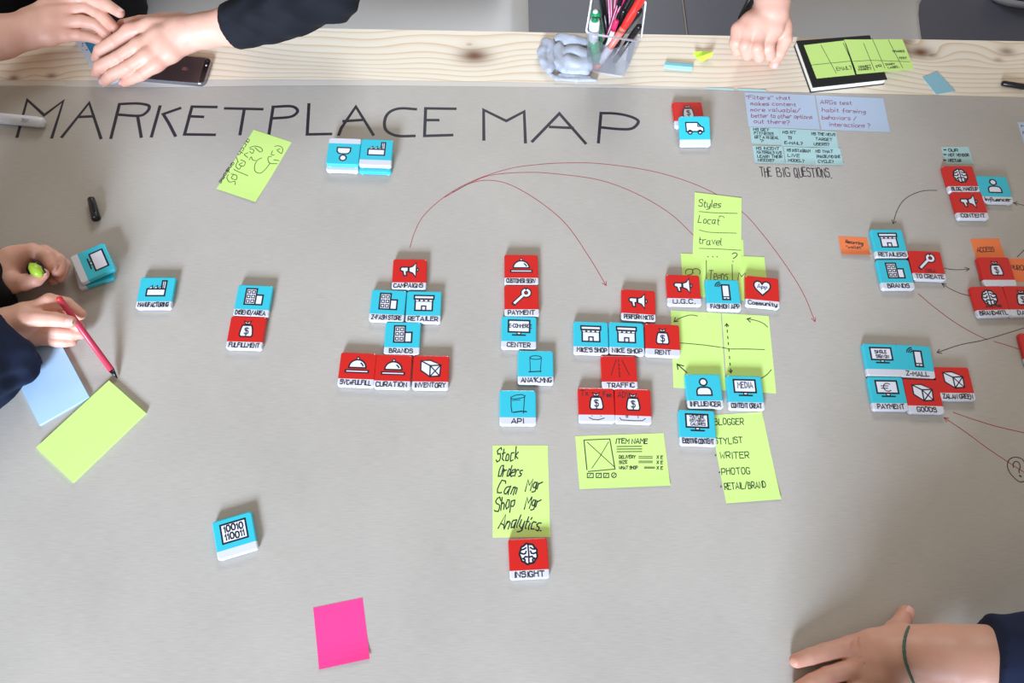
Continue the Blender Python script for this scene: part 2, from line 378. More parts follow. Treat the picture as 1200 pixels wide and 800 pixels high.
def tile_meshes():
    rs = [ring(HW-.6, 3.), ring(HW, 3.5), ring(HW, 3.5), ring(HW-.5, 3.2), ring(HW-1.5, 2.6)]; zs = [1., 1.6, TH-1.3, TH-.4, TH]
    out = {}
    for nm, mt in (('cyan', CY), ('red', RD)): out[nm] = me('tile_body', *loft([r[0] for r in rs], zs), mt)
    out['strip'] = me('label_strip', *loft([r[1] for r in rs], zs), WH)
    V, F = loft([arc(0, 0, 2.2, 0, 315, 7), arc(0, 0, 2.2, 0, 315, 7)], [0, 1.6]); out['foot'] = me('foot', V, F, CL)
    return out
TM = tile_meshes()
def rect(x0, y0, x1, y1): return [(x0, y0), (x1, y0), (x1, y1), (x0, y1)]
SW = 2.1
def icon(kind):
    w = Ink(); b = Ink(); S = lambda p, c=True, s=SW: b.stroke(p, s, c)
    def both(p, s=SW): w.fill(p); b.stroke(p, s, True)
    if kind == 'factory':
        both(rect(-12, -10, 12, 0)); 
        for x in (-12, -5.5, 1): both([(x, 0), (x+6.3, 5), (x+6.3, 0)], 1.5)
        both(rect(6.5, 0, 12, 12)); S([(9.2, 1), (9.2, 11)], False, 1.2)
    elif kind == 'building':
        both(rect(-11, -11, 3, 12)); both(rect(3, -11, 12, 3))
        for i in range(3):
            for j in range(2): S(rect(-8.8+j*5.9, -8.3+i*6.8, -5.1+j*5.9, -4.3+i*6.8), True, 1.3)
    elif kind == 'bag':
        both([(-6, 5), (-7.5, 0), (-8.5, -8), (-7, -11), (7, -11), (8.5, -8), (7.5, 0), (6, 5)], 1.9)
        both([(-4.5, 11), (0, 8.8), (4.5, 11), (2.5, 6.5), (-2.5, 6.5)], 1.6); b.fill([(-3.4, 5.2), (3.4, 5.2), (3, 7.6), (-3, 7.6)], .02)
        for st in lettering('$', -2.4, -7, 4.8, 8.5, 0): b.stroke(st, 1.4)
    elif kind == 'megaphone':
        both([(-12, 4), (-13, 2), (-12, -.5), (-9, -1.5), (-7.5, -8), (-4, -8), (-4.5, -2), (-2, -1.5), (-2, 5), (-11, 5)], 1.9)
        both([(-1, -2), (-1, 4.5), (4, 6.5), (8.5, 12), (8.5, -10), (4, -4)], 1.9); both(arc(9, 1, 3, -80, 80, 5), 1.6)
    elif kind == 'shop':
        both(rect(-11.5, -11, 11.5, 3)); both(rect(-13, 6, 13, 11))
        b.fill([(-13, 6), (13, 6), (12.5, 2), (-12.5, 2)])
        for i in range(4): w.fill(arc(-9+6*i, 4.6, 2.2, 180, 360, 5), .14)
        both(rect(-2.8, -11, 2.8, -4.5), 1.8)
    elif kind == 'cloche':
        p = arc(0, -3, 11, 0, 180, 12); both(p, 2); w.fill(arc(0, 9.7, 1.2, 0, 330, 7)); S(arc(0, 9.8, 1.7, 0, 330, 8), True, 1.3)
        b.stroke([(-14, -8), (14, -8)], 4.6); w.stroke([(-13, -8), (13, -8)], 1.4, z=.14); S(arc(0, -3, 7.6, 22, 58, 4), False, 1.8)
    elif kind == 'box':
        both([(-13, 10), (-1, 3.5), (-1, -11.5), (-13, -3)], 1.8); both([(-13, 10), (-1, 11), (12.5, 4.5), (-1, 3.5)], 1.8); both([(-1, 3.5), (12.5, 4.5), (11.5, -10.5), (-1, -11.5)], 1.8)
        S([(-1, 3.5), (11.5, -10.5)], False, 1.5); S([(12.5, 4.5), (-1, -11.5)], False, 1.5)
    elif kind == 'wrench':
        b.stroke([(-10.5, -10), (3.5, 4)], 6.2); b.stroke(arc(6.3, 6.3, 4.6, 75, -255, 12), 6.2)
        w.stroke([(-9.4, -8.9), (3, 3.5)], 3.2, z=.14); w.stroke(arc(6.3, 6.3, 4.5, 68, -248, 12), 3.0, z=.145)
    elif kind == 'monitor':
        both(rect(-14, -5, 14, 12), 2.2); both(rect(-2.4, -8.5, 2.4, -5), 1.4); b.stroke([(-8.5, -9.3), (8.5, -9.3)], 1.9)
    elif kind == 'phone':
        both(rect(-1, -12.5, 9, 9.5), 2.2); S([(-1, -8.4), (9, -8.4)], False, 1.6); b.fill(arc(4, -10.5, .9, 0, 315, 7), .02)
        for r in (2.5, 5, 7.5): S(arc(-2.5, 6.5, r, 95, 175, 6), False, 1.5)
    elif kind == 'person':
        both(arc(0, 6.8, 4.8, 0, 337.5, 15), 2); both([(-9.5, -11), (-9.5, -5), (-7.5, -1.5), (-4, -.3), (4, -.3), (7.5, -1.5), (9.5, -5), (9.5, -11)], 2)
    elif kind == 'heart':
        p = [(0, -11), (-9, -2), (-11.5, 3), (-10.5, 8), (-6.5, 10.5), (-2.5, 9.5), (0, 6), (2.5, 9.5), (6.5, 10.5), (10.5, 8), (11.5, 3), (9, -2)]; both(p, 2)
        for st in lettering('App', -6.5, -.5, 13, 6, .05): b.stroke(st, 1.)
    elif kind == 'brain':
        p = [(10.2+(.5 if i % 2 else -.4))*np.array([math.cos(i*math.pi/9), math.sin(i*math.pi/9)*1.12]) for i in range(18)]; p = smoothpts(p+[p[0]], 3)[:-1]
        both(p, 2.2); S([(0, -11), (.3, 0), (0, 11)], False, 1.8)
        for sg in (-1, 1):
            for q in ([(2.6, 7), (5, 5.5), (7.6, 5)], [(2.6, 3), (3.6, .5), (6, 0), (8.6, 1)], [(1.5, -3.5), (4, -3), (5.6, -5)], [(4.6, -9), (4.4, -6.6), (7, -5)]): b.stroke([(sg*a, c) for a, c in q], 1.9)
    elif kind == 'van':
        both([(-13, -6), (-13.5, 8), (4, 8), (9, 2), (13, 0), (13.5, -6)], 1.9); both([(4.5, 6.2), (4.5, 1.8), (9, 1.8)], 1.4)
        for x in (-7.5, 7.5): both(arc(x, -7, 3., 0, 330, 11), 1.9)
    elif kind == 'binary':
        both(rect(-14.5, -11, 14.5, 11), 2)
        for s, y in (('10010', 1.5), ('110011', -8)):
            for st in lettering(s, -10.8, y, 21.6, 7, 0): b.stroke(st, 1.7)
    elif kind == 'drum':
        S(arc(0, 8, 7.5, 0, 360, 12, 2.6), False, .9); S([(-7.5, 8), (-7, -11)], False, .9); S([(7.5, 8), (6, -12)], False, .9); S([(-9, -12), (7, -11)], False, 1.2)
    elif kind == 'drum2':
        S([(-8, 6), (-9, 8), (-3, 11), (5, 12), (9.5, 10), (8, 8), (-2, 6), (-9, 6.2)], False, .9); S([(-8.5, 6), (-8.6, -4), (-7.5, -12)], False, 1.1); S([(8.6, 9), (7, -13)], False, 1.); S([(-6, -12), (4, -10.5), (11, -11)], False, 1.4); S([(-7, 4), (3, 4.6)], False, .7)
    elif kind == 'road':
        S([(-3, 12), (-11, -10)], False, .8); S([(4.5, 12), (13, -9)], False, .8)
        for y in (12, 6.5, 1, -4.5, -9): S([(0, y), (.4, y-2.8)], False, 1.1)
    return w, b
ICONS = {}
def tile(TL, TR, colour, ic, strip='', label='', level=0., flip=False, extra=(), group=None, tilt=0.):
    """TL, TR: pixels of the far corners of the top face"""
    hz = level+TH
    a = at(*TL, hz); b = at(*TR, hz); d = b-a; an = math.atan2(d[1], d[0]); mid = (a+b)/2
    cx = mid[0]+math.sin(an)*HW/1000; cy = mid[1]-math.cos(an)*HW/1000
    if flip: an += math.pi
    root = empty('icon_tile', (cx, cy, TZ+level/1000+.0001), an, label, 'tile', group)
    if tilt: root.rotation_euler = (math.radians(tilt), 0, an)
    bdy = ob('tile_body', TM[colour], root); stp = ob('label_strip', TM['strip'], root)
    for sx in (-20, 20):
        for sy in (-22.5, 22.5): ob('foot', TM['foot'], root, (sx/1000, sy/1000, 0))
    if ic:
        if ic not in ICONS:
            w, bl = icon(ic)
            g = lambda k, z: [(v[0]*1.08/1000, (v[1]*1.08+5.6)/1000, (TH+z+v[2])/1000) for v in k.V]
            ICONS[ic] = (me('icon_fill', g(w, .08), w.F, WP) if w.V else None, me('icon_outline', g(bl, .14), bl.F, BK))
        f, l = ICONS[ic]
        if f: ob('icon_fill', f, root)
        ob('icon_outline', l, root)
    k = Ink()
    if strip:
        wd = min(42, 5.4*len(strip))
        for st in lettering(strip, -wd/2+random.uniform(-1, 1), -22.6, wd, 6.4): k.stroke(st, 1.35)
    for (s, x, y, wd, h, pw) in extra:
        for st in (lettering(s, x, y, wd, h) if isinstance(s, str) else s): k.stroke(st, pw)
    if k.V: ob('writing', me('writing', [(v[0]/1000, v[1]/1000, (TH+.2+v[2])/1000) for v in k.V], k.F, INKBLACK), stp if strip else bdy)
    return root
smile1 = [[(-7, -16), (-6.6, -16.5)], [(5, -16), (5.5, -16.7)], [(-11, -18.5), (-6, -21), (2, -21.5), (10, -19)]]
smile2 = [arc(-9, -15.8, 1.4, 0, 330, 7), [(6, -15), (6.4, -17.4)], [(-19, -18), (-17, -21), (0, -21.5), (12, -21), (16, -18)]]
S1, S2 = 'tiles of the left stack', 'tiles of the paired stacks below the title'
tile((125, 292.6), (133.9, 325), 'cyan', None, '', 'cyan tile mostly hidden underneath the slanted cyan monitor tile near the left hands', 0)
tile((121.1, 282.7), (135.6, 315.4), 'cyan', 'monitor', '', 'slanted cyan tile with a blank monitor, lying on another tile near the left hands', TH+3)
tile((165, 324.5), (206.7, 324.5), 'cyan', 'factory', 'MANUFACTURING', 'cyan tile with a factory and the handwritten word MANUFACTURING')
tile((280, 333), (320, 334.7), 'cyan', 'building', 'DISENO/AREA', 'cyan office building tile directly above the red FULFILLMENT tile')
tile((270.8, 370), (312.5, 371.3), 'red', 'bag', 'FULFILLMENT', 'red money bag tile labelled FULFILLMENT on the left of the sheet')
for lv, nm in ((0, 'lower'), (TH+.3, 'upper')):
    A, B = ((423.8, 162.5), (461.3, 163.8)); C, D = ((385.8, 161), (423.6, 162.3))
    if lv == 0: A, B, C, D = [(p[0]-.1, p[1]+7.6) for p in (A, B, C, D)]
    up = lv > 0
    tile(C, D, 'cyan', 'person' if up else None, '', ('upside-down cyan person tile, left tile on the paired stack below the title' if up else 'cyan tile with a white front underneath the upside-down person tile'), lv, up)
    tile(A, B, 'cyan', 'factory' if up else None, '', ('cyan factory tile with an empty strip, right tile on the paired stack below the title' if up else 'cyan tile underneath the unlabelled factory tile below the title'), lv, not up)
tile((248.2, 611.7), (294.2, 598.2), 'cyan', 'binary', '', 'slanted cyan tile printed 10010 110011, alone at lower left')
tile((461, 303.1), (500.6, 303.5), 'red', 'megaphone', 'CAMPAIGNS', 'red megaphone tile labelled CAMPAIGNS where the red arrows start')
tile((436.2, 338.5), (476.6, 340.4), 'cyan', 'building', 'Z-FASH STORE', 'cyan building tile labelled STORE left of the RETAILER tile')
tile((477.4, 340.6), (517.5, 341.3), 'cyan', 'shop', 'RETAILER', 'cyan shop front tile labelled RETAILER in the second column')
tile((451.9, 376.9), (493.5, 377.5), 'cyan', 'building', 'BRANDS', 'cyan building tile labelled BRANDS above the red CURATION tile')
tile((400.4, 412.3), (441, 413.8), 'red', 'cloche', 'SVC+FULFILL', 'red serving dome tile labelled SVC + FULFILL, left end of the row of three')
tile((441.6, 414.8), (483, 416), 'red', 'cloche', 'CURATION', 'red serving dome tile labelled CURATION in the middle of the row of three')
tile((484.4, 416), (526.9, 416.5), 'red', 'box', 'INVENTORY', 'red parcel tile labelled INVENTORY')
tile((590.9, 298), (630.2, 298.2), 'red', 'cloche', 'CUSTOMER SERV', 'red serving dome tile labelled CUSTOMER SERV, top of the middle column')
tile((590.4, 334), (631.2, 334), 'red', 'wrench', 'PAYMENT', 'red wrench tile labelled PAYMENT in the middle column')
tile((587.9, 370), (628.9, 371.2), 'cyan', 'monitor', 'CENTER', 'cyan monitor tile labelled CENTER below the red PAYMENT tile', extra=[('E-COMMERCE', -14, 7, 32, 5.5, 1.1)])
tile((606, 410.3), (649.1, 411), 'cyan', 'drum', "ANA'K.MNG", 'cyan tile with a hand-drawn cylinder set to the right above the API tile')
tile((584.9, 456.8), (628.5, 457.1), 'cyan', 'drum2', 'API', 'cyan tile with a hand-drawn cylinder labelled API')
tile((594.9, 631.6), (641.5, 629.4), 'red', 'brain', 'INSIGHT', 'red brain tile labelled INSIGHT below the tall green note')
tile((728.1, 338.1), (767.8, 340.6), 'red', 'megaphone', 'PERFORM MKTG', 'red megaphone tile labelled PERFORM above the two shop tiles')
tile((672.3, 376), (711.9, 377.3), 'cyan', 'shop', "MIKE'S SHOP", "cyan shop front tile labelled MIKE'S SHOP")
tile((714, 376.8), (753.6, 378.5), 'cyan', 'shop', 'NIKE SHOP', 'cyan shop front tile between another cyan shop tile and the red RENT tile')
tile((755.6, 378.5), (796, 380.6), 'red', 'bag', 'RENT', 'red money bag tile labelled RENT touching the wide green notes')
tile((703.7, 416.5), (744.9, 416.8), 'red', 'road', 'TRAFFIC', 'red tile with a hand-drawn road labelled TRAFFIC')
tile((677, 453.9), (719, 454.3), 'red', 'bag', '', 'red money bag tile marked Tx Fee with a small smile on its strip', extra=[('Tx', -21, 13, 10, 8, 1.), ('Fee', 10, 12, 11, 7, 1.), (smile1, 0, 0, 0, 0, .9)])
tile((720, 454.5), (762.5, 456.1), 'red', 'bag', '', 'red money bag tile marked ADV with a wide smile on its strip', extra=[('ADV', -21, 12, 17, 8, 1.), (smile2, 0, 0, 0, 0, .9)])
tile((780.3, 321.3), (819.1, 322.3), 'red', 'megaphone', 'U.G.C.', 'red megaphone tile labelled U.G.C.')
tile((826.3, 327), (864.7, 327.9), 'cyan', 'phone', 'FASHION APP', 'cyan mobile phone tile labelled APP between the red U.G.C. and heart tiles')
tile((873.2, 322.3), (912, 326), 'red', 'heart', 'Community', 'red heart tile labelled Community')
tile((802.6, 438.2), (843.1, 438.2), 'cyan', 'person', 'INFLUENCER', 'cyan person tile labelled INFLUENCER on the edge of the wide green notes')
tile((849.9, 439.6), (892.6, 440.5), 'cyan', 'monitor', 'CONTENT CREAT', 'cyan monitor tile reading MEDIA', extra=[('MEDIA', -10, 6.5, 21, 8.5, 1.2)])
tile((794.3, 479.4), (837.5, 481), 'cyan', 'monitor', 'EXISTING CONTENT', 'cyan monitor tile labelled EXISTING CONTENT with three lines on the screen', extra=[('YOUTUBE', -10, 13, 20, 3.7, .9), ('INSTAGRAM', -10, 8, 21, 3.7, .9), ('CALORIES', -9, 3, 20, 3.7, .9)])
tile((788, 119.3), (821.5, 119.3), 'red', 'bag', '', 'red money bag tile half covered by the cyan van tile')
tile((793.2, 137.5), (830.8, 137.3), 'cyan', 'van', '', 'cyan van tile leaning on the red tile right of the title', 7.2, tilt=16.5)
tile((1104.1, 194.1), (1139.4, 194.1), 'red', 'brain', 'BLOG, MAKEUP', 'red brain tile below the small three-line pale blue note')
tile((1113, 224.3), (1151.5, 224.6), 'red', 'megaphone', 'CONTENT', 'red megaphone tile labelled CONTENT beside the cyan Influencer tile')
tile((1143.9, 205.6), (1179, 206.7), 'cyan', 'person', 'Influencer', 'cyan person tile labelled Influencer at the upper right')
tile((1019.8, 268.5), (1056.5, 268.5), 'cyan', 'shop', 'RETAILERS', 'cyan shop front tile labelled RETAILERS beside a small orange note')
tile((1027.3, 304), (1063.6, 304), 'cyan', 'building', 'BRANDS', 'cyan building tile labelled BRANDS below the RETAILERS tile')
tile((1064.8, 293.1), (1101, 294.4), 'red', 'wrench', 'TO CREATE', 'red wrench tile labelled TO CREATE', extra=[('COLL', -4, -11, 16, 4, 1.)])
tile((1144.4, 301), (1181.8, 301), 'red', 'bag', '', 'red money bag tile with an empty strip between two orange notes')
tile((1136.3, 335.6), (1174, 334.8), 'red', 'brain', 'BRAND+RTL', 'red brain tile labelled BRAND at the right edge', extra=[('ANALYSIS', -10, -10, 24, 3.5, 1.)])
tile((1174.9, 334.8), (1213, 335), 'red', 'bag', 'DAILY', 'red money bag tile cut by the right edge of the photo, in the BRAND row')
tile((1194.5, 390), (1232, 391), 'red', 'bag', '', 'red tile of which only a corner shows at the right edge under the black arrow')
tile((1010.6, 402.1), (1050, 403.1), 'cyan', 'monitor', '', 'cyan monitor tile reading SINGLE SIGN ON', extra=[('SINGLE', -9, 10, 17, 4.5, 1.1), ('SIGN ON', -8, 3, 18, 4.5, 1.1)])
tile((1050.8, 403.1), (1089, 405.4), 'cyan', 'phone', 'Z-MALL', 'cyan mobile phone tile labelled MALL', )
tile((1016.5, 440.9), (1057, 441.5), 'cyan', 'monitor', 'PAYMENT', 'cyan monitor tile with a euro sign labelled PAYMENT', extra=[([arc(1, 9, 6, 50, 310, 9), [(-8, 11), (2, 11)], [(-8, 7.5), (1, 7.5)]], 0, 0, 0, 0, 1.3)])
tile((1058.3, 443.9), (1099, 445), 'red', 'box', 'GOODS', 'red parcel tile labelled GOODS')
tile((1095.2, 429.6), (1133.6, 430.1), 'red', 'box', 'ZALAN GREEN', 'red parcel tile right of the phone tile, above the GOODS tile')
# ------------------------------------------------------------------ sticky notes
GRN = mat('green_note', srgb(206, 238, 134), .7, .2); GRN2 = mat('green_note_dark', srgb(200, 232, 126), .7, .2); SKY = mat('sky_note', srgb(184, 199, 218), .7, .2)
AQUA = mat('aqua_note', srgb(172, 206, 204), .7, .2); PINK = mat('pink_note', srgb(250, 66, 140), .7, .2); ORG = mat('orange_note', srgb(240, 130, 78), .7, .2)
PADB = mat('blue_pad', srgb(176, 208, 236), .7, .2); PADG = mat('green_pad', srgb(202, 242, 132), .7, .2)
class Note:
    """a rectangular paper note: local millimetres with the origin at its far left corner, x along its top edge, y down"""
    def __init__(s, quad, mt, label, h=.1, thick=.15, curl=0., size=None, group=None, name='sticky_note', base='top', lift=0.):
        P = [np.array(pxm(p)) for p in quad]
        if base == 'top':
            o = P[0]; d = P[1]-P[0]
        else:
            d = P[2]-P[3]; o = P[3]
        w = np.hypot(*d); ux = d/w; uy = np.array([ux[1], -ux[0]])
        hh = abs(((P[3]-P[0])@uy+(P[2]-P[1])@uy)/2)
        if base != 'top':
            hh = size[1] if size else hh; o = o-uy*hh
        elif size: w, hh = size
        else: w = (w+np.hypot(*(P[2]-P[3])))/2
        s.w, s.h, s.an = w, hh, math.atan2(ux[1], ux[0]); s.z = h+thick; s.curl = curl; s.ink = {}; s.lift = lift
        s.root = empty(name, (o[0]/1000, o[1]/1000, TZ+h/1000), s.an, label, 'sticky note', group)
        n, q = 5, 11; V = []; F = []
        for j in range(q):
            for i in range(n):
                x, y = w*i/(n-1), hh*j/(q-1); c = s.cz(x, y)
                V.append((x/1000, -y/1000, (thick+c)/1000))
        N0 = len(V); V += [(v[0], v[1], v[2]-thick/1000) for v in V]
        for j in range(q-1):
            for i in range(n-1):
                a = j*n+i; F.append((a, a+n, a+n+1, a+1)); F.append((N0+a, N0+a+1, N0+a+n+1, N0+a+n))
        bd = [i for i in range(n)]+[j*n+n-1 for j in range(1, q)]+[(q-1)*n+i for i in range(n-2, -1, -1)]+[j*n for j in range(q-2, 0, -1)]
        for i in range(len(bd)): a, b = bd[i], bd[(i+1) % len(bd)]; F.append((a, b, N0+b, N0+a))
        ob('paper', me('note_paper', V, F, mt), s.root); s.thick = thick
    def cz(s, x, y):
        t = max(0, (y/s.h-.6)/.4); return s.curl*t*t*(1+.6*(x/s.w-.5))+s.lift*y/s.h
    def loc(s, p):
        q = pxm(p); dx = q[0]-s.root.location.x*1000; dy = q[1]-s.root.location.y*1000
        c, n = math.cos(s.an), math.sin(s.an); return (c*dx+n*dy, -(-n*dx+c*dy))
    def draw(s, pts, w=.9, mt=None, smooth=0, px=True, closed=False):
        P = [s.loc(p) if px else p for p in pts]
        s.ink.setdefault((mt or INKFINE).name, (Ink(), mt or INKFINE))[0].stroke(P, w, closed, smooth); return s
    def text(s, t, p0, p1, h, w=.9, mt=None, slant=.15, rnd=.06):
        a = np.array(s.loc(p0)); b = np.array(s.loc(p1)); d = b-a; L = np.hypot(*d); d = d/L; n = np.array([d[1], -d[0]])
        for st in lettering(t, 0, 0, L, h, rnd, slant): s.draw([a+d*q[0]+n*q[1] for q in st], w, mt, px=False)
        return s
    def done(s):
        for k, (ik, mt) in s.ink.items():
            V = [(v[0]/1000, -v[1]/1000, (s.thick+s.cz(v[0], v[1])+.12+v[2])/1000) for v in ik.V]
            F = [f[::-1] for f in ik.F]
            ob('writing', me('note_writing', V, F, mt), s.root)
        return s
def Z(sc, ox, oy): return lambda *a: [(a[i]/sc+ox, a[i+1]/sc+oy) for i in range(0, len(a), 2)]

z = Z(7.275, 230, 140)
n = Note([(297.4, 152), (340, 166), (297.4, 237.6), (250.6, 219.5)], GRN, 'tilted green note with sideways loopy writing under the lettered title', curl=1.5)
for pts in [(668, 232, 700, 225, 735, 245, 728, 290, 690, 262, 715, 250), (650, 268, 640, 300, 665, 305), (640, 315, 612, 325, 625, 372, 690, 378), (660, 345, 706, 352), (628, 375, 590, 425, 548, 458, 505, 445, 497, 400, 520, 350, 560, 328),
            (455, 240, 500, 228, 545, 240, 565, 262, 545, 278, 500, 240), (455, 250, 490, 260, 480, 290, 455, 275), (440, 285, 410, 300, 440, 325), (450, 345, 470, 320, 480, 345, 508, 352), (380, 345, 418, 365, 400, 400, 365, 385, 395, 370),
            (350, 365, 338, 400, 365, 425, 385, 395), (320, 425, 345, 440, 440, 480), (300, 465, 345, 480, 340, 515, 300, 500, 320, 470), (275, 470, 262, 500, 285, 535, 330, 530, 332, 560)]: n.draw(z(*pts), 1.0, INKGREEN, 5)
for t, a, b in (('arch', (440, 165), (352, 295)), ('/ and', (345, 325), (255, 430)), ('some', (262, 425), (192, 535))): n.text(t, z(*a)[0], z(*b)[0], 7, 1., INKGREEN)
n.done()
z = Z(6, 860, 90); tl = (872.5, 108)
n1 = Note([(872.5, 108), (955.3, 111.6), (960.5, 151.8), (878, 148.7)], SKY, 'pale blue note with maroon handwriting starting Filters, left half of the wide pair', h=.1, curl=.6)
for t, a, b in (('"Filters" what', (85, 158), (395, 163)), ('makes content', (118, 200), (435, 208)), ('more valuable/', (118, 243), (465, 250)), ('better to other options', (122, 285), (550, 296)), ('out there?', (140, 325), (388, 335))): n1.text(t, z(*a)[0], z(*b)[0], 8, .95, MAROON)
n1.done()
n1 = Note([(955.8, 111.8), (1033.8, 115), (1042.8, 155), (961, 151.8)], SKY, 'pale blue note with maroon handwriting on habit forming behaviours, right half of the wide pair', h=.1, curl=.6)
for t, a, b in (('ARGs test', (608, 192), (828, 198)), ('habit forming', (620, 245), (925, 258)), ('behaviors /', (618, 298), (860, 306)), ('interactions ?', (672, 348), (955, 358))): n1.text(t, z(*a)[0], z(*b)[0], 8, .95, MAROON)
n1.done()
small = [((112, 352, 318, 362, 338, 478, 132, 468), ('HS GET', 'FITNESS &', 'GET A HI DEAL', '?'), 'leftmost small aqua note of the upper row under the pale blue pair'),
 ((318, 362, 515, 372, 545, 495, 338, 488), ('HS RT', 'TO', 'E-MAIL?'), 'middle small aqua note of the upper row under the pale blue pair'),
 ((517, 373, 720, 385, 745, 502, 547, 496), ('HS THE NEWS', '& TARGET', 'USERS?'), 'rightmost small aqua note of the upper row, below the maroon-written pair'),
 ((130, 484, 345, 490, 358, 612, 150, 608), ('HS INCENT', 'MATERIALS W/O', 'LEARN THEIR', 'NEEDS?'), 'small aqua note at the lower left of the block of six'),
 ((350, 490, 543, 500, 572, 620, 362, 613), ('HS INSTAGRAM', 'LIVE &', 'MODEL?'), 'small aqua note in the middle of the lower row above the big questions caption'),
 ((547, 500, 743, 503, 778, 622, 575, 622), ('HS THAT', 'PHASE/NO ONE', 'CYCLE?'), 'small aqua note at the lower right of the block of six')]
for i, (q, tx, lb) in enumerate(small):
    q = z(*q); n = Note(q, AQUA, lb, h=.1+.3*(i >= 3)+.02*i, curl=1. if i >= 3 else .3, group='small aqua notes over the big questions caption')
    m_ = len(tx)
    for k_, t in enumerate(tx):
        f = (k_+.95)/(m_+.35); a = np.array(q[0])*(1-f)+np.array(q[3])*f; b = np.array(q[1])*(1-f)+np.array(q[2])*f
        e = min(.92, .1+.075*len(t)+.08); s0 = .1 if len(t) > 3 else .25
        n.text(t, a+(b-a)*s0, a+(b-a)*max(e, s0+.12), 5.2, 1.1)
    n.done()
# green column of notes
z = Z(5.33, 770, 220)
Note([(820.5, 276), (872, 281), (873.5, 351), (822.5, 349)], GRN2, 'green note mostly hidden under the Teens note and the phone tile', h=.1).done()
n = Note(z(148, 410, 640, 432, 655, 640, 160, 625), GRN2, 'wide green note with Teens written across it, behind the phone tile', h=.35, size=(127, 60))
n.draw(z(180, 540, 178, 520, 200, 508, 222, 515, 215, 540, 190, 545), 1.1, smooth=4).draw(z(225, 535, 222, 515, 245, 505, 268, 520, 265, 540), 1.1, smooth=4).draw(z(307, 455, 308, 570), 1.1).draw(z(468, 480, 470, 575), 1.1)
n.text('Teens', z(322, 575)[0], z(440, 578)[0], 17, 1.1, rnd=.05).text('M', z(505, 578)[0], z(545, 580)[0], 13, 1.1).done()
n = Note(z(235, 30, 522, 65, 540, 440, 242, 420), GRN, 'tall green note listing Styles, Locat, travel with ruled lines', h=.7, size=(73.5, 118))
n.text('Styles', z(258, 118)[0], z(395, 128)[0], 13, 1.2).text('Locat', z(255, 215)[0], z(385, 232)[0], 13, 1.1).text('n', z(388, 190)[0], z(415, 192)[0], 6, .9).text('travel', z(258, 350)[0], z(400, 360)[0], 13, 1.1)
for q in ((262, 150, 350, 158, 500, 162), (262, 265, 330, 280, 495, 285), (262, 380, 380, 384, 522, 392)): n.draw(z(*q), .9, smooth=3)
for x in (315, 345, 372): n.draw(z(x, 432, x+4, 433), 1.4)
n.draw(z(468, 415, 485, 408, 500, 418, 488, 435, 475, 443), 1.3, smooth=4).draw(z(470, 461, 474, 462), 1.4).done()
# double wide pair
z = Z(4.444, 770, 350)
n = Note([(786, 363.5), (845.6, 367), (849.7, 457.5), (789.5, 454)], GRN, 'large green note with arrows, left half of the pair under the INFLUENCER tile', h=.1)
n.draw(z(210, 90, 180, 85, 150, 90, 115, 103, 88, 120), 1.1, smooth=4).draw(z(95, 98, 88, 120, 108, 117), 1.4).draw(z(118, 230, 180, 235, 250, 242, 330, 253), 1.)
n.draw(z(155, 385, 106, 342), 1.6).draw(z(108, 368, 104, 341, 138, 350), 1.6).done()
n = Note([(845.9, 367.1), (900, 370), (908, 461), (850, 457.6)], GRN, 'large green note with a dashed double arrow, directly above the MEDIA tile', h=.12)
n.draw(z(336, 254, 380, 262, 470, 262, 560, 265), 1.)
n.draw(z(575, 148, 555, 130, 520, 115, 470, 105), 1.1, smooth=4).draw(z(488, 100, 468, 105, 486, 122), 1.4)
for y in (135, 163, 196, 228, 262, 300, 335, 365): x = 362+(y-130)*.085; n.draw(z(x, y, x+1, y+12), 1.5)
n.draw(z(354, 142, 362, 130, 372, 143), 1.5).draw(z(374, 374, 384, 386, 391, 373), 1.5).draw(z(540, 415, 572, 395, 594, 370), 1.1, smooth=3).done()
# tall STOCK note
z = Z(5.71, 560, 500)
n = Note([(577.5, 521.7), (642.2, 521.7), (645.1, 629.4), (578, 629.4)], GRN, 'tall green note with a five-line cursive list above the INSIGHT tile')
for t, a, b, c in (('Stock', (122, 238), (268, 212), 17), ('Orders', (132, 330), (290, 330), 15), ('Cam', (122, 440), (250, 452), 17), ('Mgr', (318, 425), (420, 420), 15), ('Shop', (112, 565), (240, 545), 17), ('Mgr', (312, 545), (410, 540), 15), ('Analytics.', (135, 675), (425, 690), 17)): n.text(t, z(*a)[0], z(*b)[0], c, 1.6, INKBLACK, .3, .09)
n.done()
z = Z(4.615, 660, 490)
n = Note([(674.1, 511), (777.7, 507.3), (785.2, 569.1), (679.1, 573)], GRN, 'wide green note with a sketched screen layout headed ITEM NAME', curl=1.)
n.draw(z(112, 118, 252, 112), 1.2).draw(z(112, 118, 128, 278), 1.4).draw(z(252, 112, 280, 275), 1.4).draw(z(135, 288, 280, 275), 1.1).draw(z(130, 130, 275, 262), .9).draw(z(245, 128, 200, 205, 155, 270), .9)
n.text('ITEM NAME', z(283, 136)[0], z(455, 136)[0], 6.5, 1.3)
for y in (153, 167, 181): n.draw(z(290, y, 425, y-1), 1.1)
for y, t in ((218, 'DELIVERY'), (246, 'SIZE'), (276, 'WHAT SHOP')): n.text(t, z(302, y)[0], z(302+11*len(t), y-2)[0], 4, 1.); n.text('X E', z(505, y)[0], z(538, y)[0], 4, 1.)
for y in (207, 216, 232, 240, 264, 270): n.draw(z(408 if y < 250 else 438, y, 483 if y < 250 else 495, y), .9)
for x in (130, 178, 218): n.draw(z(x, 298, x+(32 if x == 130 else 28), 298, x+(32 if x == 130 else 28), 321, x, 321), 1.2, closed=True).draw(z(x+8, 315, x+20, 303), .8)
